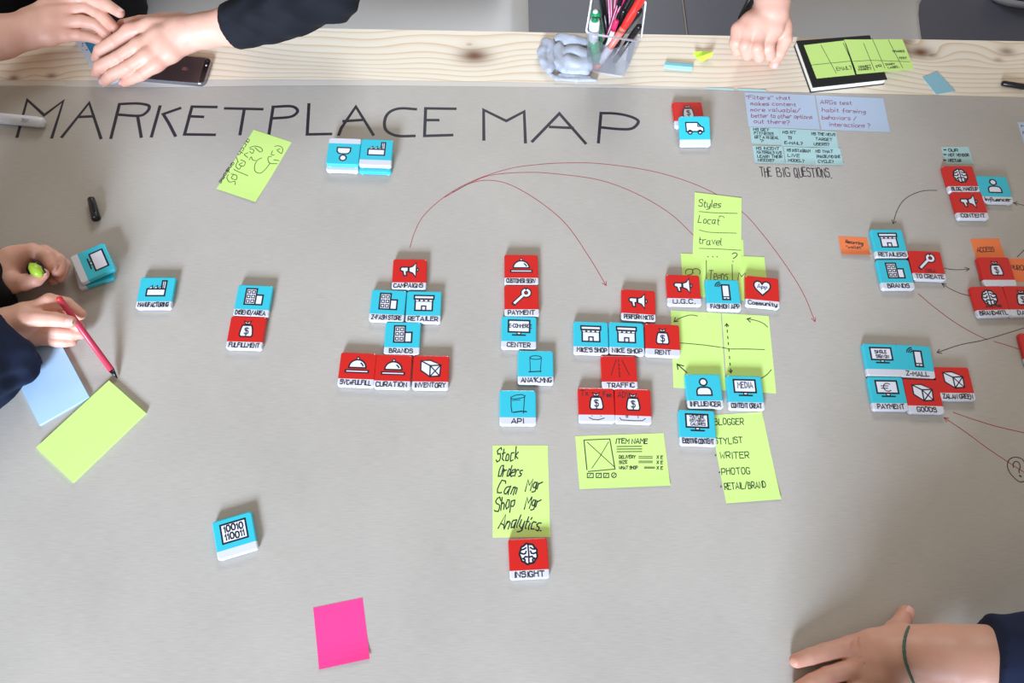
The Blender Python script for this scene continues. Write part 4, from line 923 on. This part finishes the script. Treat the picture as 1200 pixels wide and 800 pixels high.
def skinmat():
    mt = bpy.data.materials.new('skin'); mt.use_nodes = True; nt = mt.node_tree; b = nt.nodes['Principled BSDF']; N = nt.nodes.new; Lk = nt.links.new
    at_ = N('ShaderNodeAttribute'); at_.attribute_name = 'flush'; tn = N('ShaderNodeAttribute'); tn.attribute_name = 'tan'
    tc = N('ShaderNodeTexCoord'); n = N('ShaderNodeTexNoise'); n.inputs['Scale'].default_value = 55; n.inputs['Detail'].default_value = 6; Lk(tc.outputs['Object'], n.inputs['Vector'])
    mx = N('ShaderNodeMix'); mx.data_type = 'RGBA'; mx.inputs[6].default_value = (*srgb(222, 174, 152), 1); mx.inputs[7].default_value = (*srgb(206, 124, 104), 1)
    ad = N('ShaderNodeMath'); ad.operation = 'MULTIPLY_ADD'; Lk(n.outputs[0], ad.inputs[0]); ad.inputs[1].default_value = .55; Lk(at_.outputs['Fac'], ad.inputs[2])
    sb = N('ShaderNodeMath'); sb.operation = 'SUBTRACT'; sb.use_clamp = True; Lk(ad.outputs[0], sb.inputs[0]); sb.inputs[1].default_value = .18
    Lk(sb.outputs[0], mx.inputs[0])
    m2 = N('ShaderNodeMix'); m2.data_type = 'RGBA'; Lk(tn.outputs['Fac'], m2.inputs[0]); Lk(mx.outputs[2], m2.inputs[6]); m2.inputs[7].default_value = (*srgb(168, 112, 84), 1)
    Lk(m2.outputs[2], b.inputs['Base Color']); b.inputs['Roughness'].default_value = .48; b.inputs['Specular IOR Level'].default_value = .4
    b.inputs['Subsurface Weight'].default_value = .12; b.inputs['Subsurface Radius'].default_value = (.006, .002, .001); b.inputs['Subsurface Scale'].default_value = 1.
    n2 = N('ShaderNodeTexNoise'); n2.inputs['Scale'].default_value = 420; n2.inputs['Detail'].default_value = 4; Lk(tc.outputs['Object'], n2.inputs['Vector'])
    bp = N('ShaderNodeBump'); bp.inputs['Strength'].default_value = .35; bp.inputs['Distance'].default_value = .0006; Lk(n2.outputs[0], bp.inputs['Height']); Lk(bp.outputs[0], b.inputs['Normal'])
    return mt
SKIN = skinmat()
NAIL = mat('nail', srgb(232, 178, 168), .25)
def limb(core, fingers, res=1.9, kp=9., kf=1.6, join=6., creases=()):
    """core: list of chains of (px, py, h, r) blended together; fingers: chains kept apart from one another"""
    W_ = [[(pmm(p), p[3]) for p in ch] for ch in core]; FW = [[(pmm(p), p[3]) for p in ch] for ch in fingers]
    al = np.array([q[0] for ch in W_+FW for q in ch]); rm = max(q[1] for ch in W_+FW for q in ch)+8
    fd = Field(al.min(0)-rm, al.max(0)+rm, res); pv = fd.new()
    for ch in W_:
        for i in range(len(ch)-1): fd.cap(pv, ch[i][0], ch[i+1][0], ch[i][1], ch[i+1][1], kp)
    tot = pv.copy()
    for ch in FW:
        fv = fd.new()
        for i in range(len(ch)-1): fd.cap(fv, ch[i][0], ch[i+1][0], ch[i][1], ch[i+1][1], kf)
        fl = []
        tot = np.minimum(tot, smin(pv, fv, join))
    for a, b, r in creases:
        cv = fd.new(); fd.cap(cv, pmm(a), pmm(b), r, r, .1)
        tot = np.where(cv < 40, np.maximum(tot, -cv), tot) if r < 0 else -smin(-tot, np.where(cv > 40, 50., cv), 1.6) if False else np.where(cv < 6, np.maximum(tot, -cv), tot)
    P, Q = surface(tot, fd.lo, res)
    fl = np.zeros(len(P))
    for ch in FW:
        for i in range(len(ch)):
            if i == 0: amp = .35; sg = 10
            elif i == len(ch)-1: amp = .5; sg = 8
            else: amp = .4; sg = 6
            fl = np.maximum(fl, amp*np.exp(-((P-ch[i][0])**2).sum(1)/(2*sg*sg)))
    return P, Q, fl
def join_body(name, parts, parent, tan=0.):
    V = []; F = []; A = []; o = 0
    for P, Q, fl in parts: V.append(P/1000); F.append(Q+o); A.append(fl); o += len(P)
    V = np.vstack(V); F = np.vstack(F); A = np.concatenate(A)
    b = wob(name, V, F, SKIN, parent, True)
    # ease the stair-steps of the grid
    ms = b.data; n = len(V); co = np.empty(n*3); ms.vertices.foreach_get('co', co); co = co.reshape(-1, 3)
    E = np.vstack([F[:, [0, 1]], F[:, [1, 2]], F[:, [2, 3]], F[:, [3, 0]]])
    for lam in (.5, -.52, .5, -.52, .4):
        s = np.zeros_like(co); c = np.zeros(n); np.add.at(s, E[:, 0], co[E[:, 1]]); np.add.at(s, E[:, 1], co[E[:, 0]]); np.add.at(c, E.ravel(), 1); co = co+lam*(s/np.maximum(c, 1)[:, None]-co)
    ms.vertices.foreach_set('co', co.ravel())
    for nm, vals in (('flush', A), ('tan', np.full(n, tan))):
        at_ = ms.attributes.new(nm, 'FLOAT', 'POINT'); at_.data.foreach_set('value', vals.astype(np.float32))
    ms.update(); return b
def nail(p0, p1, r, parent, up=(0, 0, 1), off=.62, size=(4.6, 5.6)):
    """nail lying on the back of a finger end: p0 joint, p1 tip, in (px, py, h)"""
    a = pmm(p0); b = pmm(p1); d = (b-a)/np.linalg.norm(b-a); u = np.array(up, float); u = u-d*(u@d); u /= np.linalg.norm(u); s = np.cross(d, u)
    c = b+d*r*.12; V = []; F = []; n, m_ = 7, 7
    for j in range(m_):
        for i in range(n):
            x = (i/(n-1)-.5)*2; y = (j/(m_-1)-.5)*2
            sh = math.sqrt(max(0, 1-.35*y*y)) if y > 0 else 1
            ang = x*.72*sh; V.append((c+d*y*size[1]+s*math.sin(ang)*r*1.01*(size[0]/5)+u*(math.cos(ang)*r*1.035-max(0, y)*1.2-.15))/1000)
    for j in range(m_-1):
        for i in range(n-1): F.append((j*n+i, j*n+i+1, (j+1)*n+i+1, (j+1)*n+i))
    return wob('nail', V, F, NAIL, parent, True)
def cloth(name, chains, mt, parent, res=5., k=14., fold=2.2, seed=0, cuts=(), freq=.11):
    """garment around a body: blended capsules, creased, cut off by half-spaces (point, normal)"""
    W_ = [[(pmm(p[:3]) if len(p) == 4 else np.array(p[:3], float), p[-1]) for p in ch] for ch in chains]      # five numbers: world millimetres
    al = np.array([q[0] for ch in W_ for q in ch]); rm = max(q[1] for ch in W_ for q in ch)+k+8
    fd = Field(al.min(0)-rm, al.max(0)+rm, res); v = fd.new()
    for ch in W_:
        for i in range(len(ch)-1): fd.cap(v, ch[i][0], ch[i+1][0], ch[i][1], ch[i+1][1], k)
    g = np.meshgrid(*[np.arange(fd.n[i])*res+fd.lo[i] for i in range(3)], indexing='ij', sparse=True)
    for c, nrm in cuts:
        c = pmm(c); nrm = np.array(nrm, float)/np.linalg.norm(nrm); d = (g[0]-c[0])*nrm[0]+(g[1]-c[1])*nrm[1]+(g[2]-c[2])*nrm[2]
        v = -smin(-v, -d.astype(np.float32), 3.) if False else np.maximum(v, d)
    wv = np.sin(g[0]*freq+1.3*np.sin(g[1]*freq*.8+seed)+g[2]*.05)*np.sin(g[1]*freq*.6+g[2]*freq+seed*2)
    v = v+fold*wv.astype(np.float32)*(v < 30)
    P, Q = surface(v, fd.lo, res)
    return wob(name, P/1000, Q, mt, parent, True)
JERSEY = mat('black_jersey', srgb(26, 27, 33), .85, .2, bump=(900, .3, .0004)); NAVY = mat('navy_cloth', srgb(30, 38, 62), .85, .2, var=(14, .35), bump=(700, .3, .0004)); TROU = mat('black_denim', srgb(20, 20, 23), .9, .2)
BLACKC = mat('black_sweater', srgb(24, 24, 28), .9, .2, bump=(700, .3, .0004))

# ---- person at the far left corner, hands clasped over the cards
base = (-.88, 1.43, 0); pA = empty('person', (base[0], base[1], 0), 0, 'person in black long sleeves at upper left, both hands over a card deck', 'person')
right = limb([[(306, 20, 82, 29), (275, 29, 66, 30), (240, 36, 56, 26), (215, 39, 52, 27)], [(215, 33, 52, 20), (180, 33, 52, 17), (152, 37, 50, 12)], [(218, 37, 54, 20), (188, 44, 54, 16), (162, 54, 50, 12)], [(218, 42, 52, 20), (192, 54, 50, 15), (172, 66, 46, 12)],
  [(218, 47, 46, 20), (200, 62, 44, 14), (182, 76, 38, 11.5)], [(216, 28, 44, 18), (190, 26, 38, 14)]],
 [[(154, 36, 52, 11.5), (133, 50, 44, 10.5), (117.5, 59, 36, 9.6), (113.5, 67, 20, 8.3)], [(163, 53, 52, 11.5), (138, 68, 44, 10.5), (117, 78, 32, 9.8), (113, 85, 16, 8.4)], [(173, 65, 48, 11.5), (150, 79, 40, 10.3), (130, 88.5, 28, 9.4), (123, 95, 14, 8.2)],
  [(184, 75, 40, 10.8), (165, 88, 32, 9.2), (153, 93, 22, 8.4), (145.5, 96.5, 12, 7.4)], [(192, 26, 38, 13), (165, 26, 30, 11), (144, 29, 22, 9)]])
left = limb([[(-45, 52, 70, 37), (0, 43, 60, 32), (22, 38, 52, 27), (38, 32, 48, 26)], [(36, 24, 50, 20), (60, 10, 50, 17), (76, 6, 48, 12)], [(38, 30, 52, 19), (60, 20, 52, 15), (78, 14, 50, 12)], [(38, 36, 50, 19), (60, 30, 48, 15), (76, 27, 46, 11.5)], [(38, 42, 44, 19), (58, 42, 42, 14), (76, 41, 38, 11)]],
 [[(76, 3, 54, 11), (102, -2, 58, 10.5), (124, 5, 58, 9.8), (140, 15, 54, 8.2)], [(78, 13, 50, 11.5), (102, 10, 50, 10.5), (119, 18, 46, 9.8), (134, 32, 36, 8.4)], [(76, 27, 46, 11), (95, 25, 46, 10.2), (111, 28, 40, 9.6), (127, 41, 26, 8.2)], [(76, 41, 38, 10.5), (92, 41, 36, 9.2), (104, 43, 30, 8.6), (119, 48, 22, 7.6)], [(30, 34, 34, 14), (56, 40, 22, 11), (84, 40, 18, 9)]])
BA = join_body('body', [right, left], pA)
nail((124, 5, 58), (140, 15, 54), 8.2, BA, (.35, .5, 1)); nail((117.5, 59, 36), (113.5, 67, 20), 8.3, BA, (-.6, -.35, .6)); nail((117, 78, 32), (113, 85, 16), 8.4, BA, (-.6, -.35, .6)); nail((130, 88.5, 28), (123, 95, 14), 8.2, BA, (-.5, -.4, .6)); nail((153, 93, 22), (145.5, 96.5, 12), 7.4, BA, (-.5, -.3, .6))
cutA = pmm((330, 12, 95))-pmm((272, 30, 66))
cloth('sleeve', [[(272, 30, 66, 37), (300, 24, 78, 37), (340, 8, 92, 44), (385, -14, 100, 50), (-470, 1200, 1000, None, 62), (-680, 1380, 1170, None, 75)]], JERSEY, pA, 4.5, 10, 3., 1, cuts=[((271, 31, 66), -cutA+np.array([0, 0, 8]))])
cloth('sleeve_cuff', [[(265, 31, 62, 33), (282, 28, 70, 35.5), (292, 26, 74, 35)]], JERSEY, pA, 3., 6, .6, 4, cuts=[((269, 31.5, 64), -cutA), ((288, 27, 72), cutA)])
cloth('shirt', [[(-1060, 1420, 1180, None, 78), (-700, 1420, 1180, None, 78)], [(-880, 1440, 1100, None, 120), (-880, 1440, 700, None, 130)]], BLACKC, pA, 11, 40, 4, 2)
cloth('trousers', [[(-960, 1430, 560, None, 100), (-985, 1290, 542, None, 84), (-1000, 1080, 542, None, 66)], [(-830, 1430, 560, None, 100), (-800, 1290, 542, None, 80), (-800, 1080, 542, None, 62)]], TROU, pA, 10, 25, 3, 5)

# ---- person whose fist rests on the board
base = (.71, 1.5, 0); pB = empty('person', (base[0], base[1], 0), 0, 'person behind the table with one bare forearm and a fist resting on the board', 'person')
fist = limb([[(905, -75, 150, 42), (905, -30, 100, 34), (905, 2, 78, 27), (904, 16, 70, 28)], [(896, 18, 64, 20), (880, 27, 60, 17), (866, 34, 54, 12)], [(900, 20, 64, 20), (886, 30, 62, 16), (876, 37, 58, 12)], [(904, 20, 64, 20), (896, 32, 62, 15), (889, 40, 58, 12)], [(908, 20, 62, 20), (906, 34, 60, 15), (903, 42, 54, 12)], [(910, 22, 58, 18), (917, 34, 50, 14)],
   [(892, 40, 36, 20), (886, 48, 26, 16)]],
 [[(865, 35, 54, 11), (862, 50, 44, 10.5), (864, 59, 30, 9.5), (872, 56, 16, 9)], [(876, 37, 57, 11.5), (873, 53, 48, 11), (876, 63.5, 33, 10), (882, 58, 16, 9)], [(889, 40, 57, 11.5), (887, 56, 50, 11), (890, 66, 34, 10), (893, 60, 16, 9)], [(902, 42, 54, 11.5), (900, 56, 46, 11), (902, 64, 32, 10), (903, 58, 18, 9)],
  [(918, 30, 54, 14), (920, 46, 44, 12), (913, 62, 30, 10.5), (907, 75, 18, 8.6)]])
BB = join_body('body', [fist], pB)
nail((913, 62, 30), (907, 75, 18), 8.6, BB, (.5, -.3, 1))
cloth('sleeve', [[(905, -75, 150, 52), (500, 1330, 1060, None, 66), (560, 1450, 1180, None, 80)]], BLACKC, pB, 7, 20, 4, 3)
cloth('shirt', [[(560, 1480, 1180, None, 80), (860, 1480, 1180, None, 80)], [(710, 1560, 1120, None, 110), (710, 1680, 960, None, 112)]], BLACKC, pB, 11, 40, 4, 2)

# ---- person at the left edge with a green capped marker in one fist and a red pen in the other hand
base = (-1.15, .43, 0); pC = empty('person', (base[0], base[1], 0), 0, 'person at the left edge, one fist closed, the other hand holding a red pen', 'person')
lf = limb([[(-60, 330, 60, 36), (-20, 322, 48, 30), (4, 318, 44, 26)], [(6, 310, 48, 20), (16, 302, 52, 15), (27, 297, 52, 12)], [(8, 314, 42, 21), (22, 306, 40, 15), (33, 300, 38, 12)], [(8, 320, 34, 20), (24, 312, 30, 14), (36, 306, 26, 12)], [(10, 326, 28, 18), (26, 322, 22, 14)], [(4, 325, 46, 19), (14, 332, 46, 14)]],
 [[(25, 298, 54, 11.5), (38, 294, 55, 11), (55, 300, 52, 10), (60, 312, 50, 8.6)], [(33, 299, 42, 11.5), (52, 296, 42, 11), (68, 305, 38, 10), (68, 318, 36, 8.6)], [(38, 304, 30, 11), (60, 300, 30, 10.5), (74, 310, 26, 9.6), (70, 324, 24, 8.4)], [(40, 310, 18, 10), (60, 312, 18, 9.6), (70, 320, 14, 8.6), (62, 328, 14, 7.6)],
  [(10, 331, 48, 14), (28, 331, 54, 11.5), (42, 327, 58, 10), (50, 321, 60, 8.2)]])
rh = limb([[(-50, 425, 58, 36), (-8, 398, 48, 30), (10, 385, 42, 26)], [(10, 376, 46, 18), (30, 368, 48, 15), (42, 364, 46, 12)], [(12, 382, 44, 20), (32, 374, 42, 15), (46, 372, 40, 12)], [(12, 388, 36, 19), (34, 384, 30, 14), (50, 384, 26, 12)], [(14, 394, 28, 17), (36, 394, 20, 13), (52, 394, 16, 11)], [(12, 378, 52, 16), (28, 374, 54, 13)]],
 [[(42, 362, 48, 11), (58, 352, 50, 10), (78, 356, 42, 9.2), (94, 368, 32, 8)], [(28, 375, 54, 12.5), (46, 373, 54, 11), (64, 374, 56, 10), (82, 377, 54, 8.4)], [(48, 376, 36, 11), (64, 368, 34, 10), (82, 374, 28, 9), (92, 382, 22, 8)], [(50, 385, 26, 11), (68, 388, 22, 10), (84, 390, 17, 9), (95, 391, 14, 7.8)], [(52, 395, 16, 10.5), (66, 399, 13, 9), (76, 400, 11, 8), (84, 400, 9.5, 7)]])
BC = join_body('body', [lf, rh], pC)
nail((64, 374, 56), (82, 377, 54), 8.4, BC, (0, -.3, 1)); nail((42, 327, 58), (50, 321, 60), 8.2, BC, (0, -.5, 1))
cutC = pmm((-60, 330, 60))-pmm((4, 318, 44)); cutD = pmm((-50, 425, 58))-pmm((10, 385, 42))
cloth('sleeve', [[(10, 318, 40, 36), (-6, 322, 44, 46), (-60, 334, 62, 54), (-120, 345, 110, 60), (-1090, 600, 1150, None, 75)], [(5, 336, 36, 29), (20, 340, 28, 20)]], BLACKC, pC, 4.5, 14, 3.5, 2, cuts=[((6, 318, 44), -cutC)])
cloth('jacket_sleeve', [[(18, 392, 36, 38), (-2, 408, 40, 48), (-50, 440, 56, 62), (-110, 440, 110, 68), (-1060, 260, 1150, None, 78)], [(34, 410, 26, 18), (10, 425, 36, 30), (-10, 440, 40, 34)]], NAVY, pC, 4.5, 16, 4., 6, cuts=[((14, 388, 40), -cutD)])
cloth('jacket', [[(-1130, 620, 1160, None, 78), (-1110, 240, 1160, None, 78)], [(-1150, 430, 1100, None, 115), (-1170, 430, 780, None, 125)]], NAVY, pC, 12, 40, 5, 7)
# things they hold
cg = at(42, 316, 40); gm = empty('marker', tuple(cg), 0, 'marker with a lime green end held upright in the fist at the left edge', 'marker')
GM = mat('lime_plastic', srgb(170, 205, 60), .3)
tube('barrel', at(47, 322, 30), at(41, 315, 68), [(0, 5), (.1, 8), (1, 10.5)], BLK, gm); tube('end_cap', at(35, 308.5, 73), at(49, 324, 66), [(0, 1.5), (.2, 6), (.5, 8), (.8, 6.5), (1, 2)], GM, gm); tube('clip', at(44, 308, 70), at(53, 320, 66), [(0, 1.2), (.5, 2.4), (1, 1.6)], BLK, gm, 8)
A, B = at(69, 349, 58), at(137.5, 443, 2); dr = empty('pen', tuple(B), 0, 'red pen held in the hand at the left edge, tip pointing at the green pad', 'pen')
RB = mat('crimson_barrel', srgb(196, 52, 78), .35)
tube('barrel', A, A+(B-A)*.9, [(0, 3.4), (.02, 4.), (1, 4.2)], RB, dr); tube('tip', A+(B-A)*.9, B, [(0, 3.9), (.5, 2.4), (1, .6)], BLK, dr); tube('end_plug', A-(B-A)*.012, A+(B-A)*.03, [(0, 2.6), (.3, 4.15), (1, 4.15)], REDP, dr)

# ---- person at the lower right, hand flat on the paper
base = (.70, -.35, 0); pD = empty('person', (base[0], base[1], 0), 0, 'person in a navy sleeve at the lower right pressing one hand flat on the paper', 'person')
hd = limb([[(1230, 782, 90, 48), (1150, 777, 68, 40), (1095, 771, 50, 34), (1062, 766, 40, 29), (1045, 766, 36, 28)], [(1050, 752, 34, 20), (1022, 756, 28, 17), (998, 758, 18, 12.5)], [(1050, 764, 34, 20), (1024, 774, 30, 17), (1003, 783, 20, 12.5)], [(1050, 774, 32, 20), (1028, 790, 28, 17), (1010, 806, 18, 12.5)], [(1050, 782, 28, 20), (1034, 804, 22, 16), (1020, 825, 15, 12)],
   [(1052, 750, 28, 18), (1050, 740, 20, 14)], [(1060, 748, 36, 14), (1110, 752, 56, 18), (1210, 765, 80, 20)], [(1090, 790, 38, 20), (1140, 796, 60, 26)]],
 [[(1000, 757, 18, 12), (984, 760, 17, 11), (967, 764, 14.5, 10.6), (950, 769, 11.5, 10), (933.5, 774, 9.5, 8.6)], [(1004, 783, 20, 12), (988, 786, 18, 11), (970, 791, 15, 10.6), (952, 799, 12, 10), (936, 807, 9.5, 8.6)], [(1010, 806, 18, 12), (990, 815, 17, 11), (972, 826, 14, 10.4), (955, 838, 10, 8.8)], [(1020, 825, 15, 11), (1003, 838, 14, 10), (990, 850, 9, 8)],
  [(1051, 742, 19, 13.5), (1056, 730, 15, 11), (1061, 718.5, 11, 9.6)]], 1.35,
 creases=[((1000, 748, 30), (998, 766, 31), 1.3), ((1006, 748, 33), (1005, 772, 37), 1.4), ((1009, 770, 38), (1003, 776, 33), 1.2), ((1013, 778, 40), (1005, 796, 33), 1.3), ((968, 758.5, 25), (966.5, 768, 25), 1.1), ((971.5, 758, 25.6), (970, 767.5, 25.6), 1.), ((973, 785.5, 26.5), (970.5, 795, 26.5), 1.1), ((970, 786, 26), (967.5, 795.5, 26), 1.), ((948, 765.5, 21.6), (946.8, 773, 21.6), .9)])# upper body off to the side, joined to the arm
BD = join_body('body', [hd], pD, .3)
nail((1056, 731, 15), (1061.2, 719, 11), 9.6, BD, (.25, -.1, 1), size=(5.6, 6.4))
cutE = pmm((1230, 782, 90))-pmm((1150, 777, 68))
cloth('sleeve', [[(1150, 777, 68, 47), (1175, 777, 76, 52), (1230, 782, 100, 58), (900, 40, 900, None, 64), (890, -180, 1120, None, 80)]], NAVY, pD, 4.5, 10, 1.6, 3, cuts=[((1151, 777, 68), -cutE+np.array([0, 12, 14]))])
cloth('sweater_shade_bulk', [[(860, -280, 1170, None, 82), (400, -330, 1190, None, 88)], [(640, -330, 1150, None, 135), (620, -340, 930, None, 145), (620, -350, 760, None, 150)], [(880, -250, 1150, None, 90), (900, -200, 960, None, 100)], [(820, -290, 860, None, 100), (800, -220, 1000, None, 110)], [(400, -330, 1180, None, 70), (330, -310, 920, None, 55), (360, -250, 760, None, 45)]], NAVY, pD, 12, 40, 4, 9)  # unseen torso, broadened and padded to shade the paper and stop stray light
cloth('trousers', [[(610, -350, 760, None, 95), (600, -350, 480, None, 82), (600, -350, 60, None, 58)], [(790, -350, 760, None, 95), (800, -350, 480, None, 82), (800, -350, 60, None, 58)]], TROU, pD, 12, 25, 3, 5)
# cord bracelet around the wrist
V = []; F = []; pts = []
Wc = pmm((1060, 766, 40)); ax = pmm((1095, 771, 50))-pmm((1040, 765, 36)); ax /= np.linalg.norm(ax); up = np.array([0, 0, 1.]); sd = np.cross(up, ax); sd /= np.linalg.norm(sd); u2 = np.cross(ax, sd)
nb_, mb_ = 60, 6
for i in range(nb_):
    a = 2*math.pi*i/nb_; c, s = math.cos(a), math.sin(a); R_ = np.array(Wc+sd*c*31.5+u2*s*31.2+ax*(8*c*c-6*s)); rd = sd*c+u2*s
    for j in range(mb_): b_ = 2*math.pi*j/mb_+i*.5; V.append((R_+(rd*math.cos(b_)+ax*math.sin(b_))*(1.75+.2*(i % 2)))/1000)
for i in range(nb_):
    for j in range(mb_): F.append((i*mb_+j, ((i+1) % nb_)*mb_+j, ((i+1) % nb_)*mb_+(j+1) % mb_, i*mb_+(j+1) % mb_))
tag(wob('bracelet', V, F, mat('green_cord', srgb(74, 100, 84), .7, var=(400, .4))), 'thin green cord bracelet around the wrist at the lower right', 'bracelet')

# ------------------------------------------------------------------ crumpled pouch beside the cup
PCH = mat('silver_pouch', srgb(164, 167, 176), .5, .4, var=(16, .3), bump=(34, .9, .006))
pr_ = at(668, 75, 0); po = empty('crumpled_pouch', (pr_[0], pr_[1], TT), 0, 'crumpled silvery grey pouch folded in two lobes left of the pen cup', 'pouch')
cloth('main_lobe', [[(656, 46, 12, 10), (672, 50, 14, 13), (692, 54, 10, 11)], [(654, 58, 10, 11), (654, 74, 8, 10), (662, 82, 6, 8), (686, 84, 6, 8)], [(668, 62, 12, 13), (686, 66, 12, 13)], [(666, 74, 11, 13), (688, 76, 10, 12)]], PCH, po, 1.8, 3, 1.3, 3, freq=.17)
cloth('side_lobe', [[(640, 50, 10, 9), (636, 60, 9, 9), (637, 72, 7, 8), (644, 82, 5, 7)], [(646, 52, 9, 9), (646, 78, 6, 8)]], PCH, po, 1.8, 3, 1.2, 5, freq=.2)
cloth('flap', [[(642, 84, 2.5, 3), (652, 92, 2.5, 3.2), (676, 94, 3, 3), (698, 94, 4, 3)], [(656, 88, 3, 4), (692, 91, 3, 3.5)]], PCH, po, 1.6, 5, .5, 7)

# ------------------------------------------------------------------ seats and shoe beyond the table
SEAT = mat('white_shell', srgb(226, 230, 234), .35); LEG = mat('chair_leg', srgb(160, 160, 165), .3, metal=.7)
def shellseat(name, label, x0, x1, y0, y1, h, dip, back):
    """moulded shell: seat with rolled edges and a back rising away from the table"""
    cx = (x0+x1)/2; r = empty(name, (cx, (y0+y1)/2, 0), 0, label, 'chair' if name == 'chair' else 'bench'); V = []; F = []
    n, m_ = 25, 22
    for s in (0, 1):
        for j in range(m_):
            v = j/(m_-1)
            for i in range(n):
                u = i/(n-1)*2-1; e = max(0, abs(u)-.78)/.22
                if v < .7: y = y0+(y1-y0)*v/.7; zb = dip*((v/.7-.5)**2*4-1)
                else: t = (v-.7)/.3; y = y1+.10*t; zb = back*t**1.3
                hw_ = (x1-x0)/2*(1-.06*max(0, 1-v/.15)**2)
                V.append((cx+u*hw_, y, h+zb-.02*e*e*(v < .75)-.012*s-.02*max(0, 1-v/.08)**2))
    for j in range(m_-1):
        for i in range(n-1): a = j*n+i; F.append((a, a+1, a+n+1, a+n)); b_ = a+n*m_; F.append((b_, b_+n, b_+n+1, b_+1))
    bd = [i for i in range(n)]+[j*n+n-1 for j in range(1, m_)]+[(m_-1)*n+i for i in range(n-2, -1, -1)]+[j*n for j in range(m_-2, 0, -1)]
    for i in range(len(bd)): a, b_ = bd[i], bd[(i+1) % len(bd)]; F.append((b_, a, a+n*m_, b_+n*m_))
    wob('shell', V, F, SEAT, r, True)
    for sx in (x0+.07, x1-.07):
        for sy in (y0+.08, y1-.03): tube('leg', (sx, sy, h-.035), (sx+(.03 if sx > cx else -.03), sy, 0), [(0, 11), (1, 9)], LEG, r, 10)
    return r
s0 = at(400, 33, -300); sr = at(620, 10, -300)
shellseat('bench', 'long pale grey bench standing behind the table between the black sleeve and the dark floor', sr[0]-1.02, sr[0], 1.17, 1.58, TZ-.30, .006, .3)
c0, c1 = at(920, 20, -300), at(1086, 20, -300)
shellseat('chair', 'white moulded chair behind the table right of the fist', c0[0]-.06, c1[0], 1.17, 1.44, TZ-.30, .02, .35)
CHR = bpy.data.objects['chair']; tube('armrest', at(868, 24, -300), at(886, -12, -262), [(0, 7), (.1, 9), (1, 9)], BLK, CHR, 10)
sh = at(1197, 2, -750); sp = empty('shoe', (sh[0], sh[1], 0), 0, 'blue canvas shoe on the dark floor at the upper right corner', 'shoe')
x, y = sh[0]+.02, sh[1]+.02
def shoe_ring(k, z): return [(x+(.14 if math.cos(a) > 0 else .12)*k*math.cos(a), y+.045*k*math.sin(a)*(1.1 if math.cos(a) < 0 else .85), z) for a in [i*math.pi/10 for i in range(20)]]
def shoe_part(nm, ks, mt):
    V = [p for k_, z_ in ks for p in shoe_ring(k_, z_)]; F = [tuple(range(19, -1, -1))]+[(r_*20+i, r_*20+(i+1) % 20, (r_+1)*20+(i+1) % 20, (r_+1)*20+i) for r_ in range(len(ks)-1) for i in range(20)]+[tuple((len(ks)-1)*20+i for i in range(20))]
    wob(nm, V, F, mt, sp, True)
shoe_part('sole', [(1, 0), (1.03, .012), (1, .024)], mat('shoe_sole', srgb(190, 196, 206), .6)); shoe_part('upper', [(.97, .024), (.95, .045), (.8, .07), (.5, .09)], mat('blue_canvas', srgb(46, 74, 130), .8, var=(80, .2)))
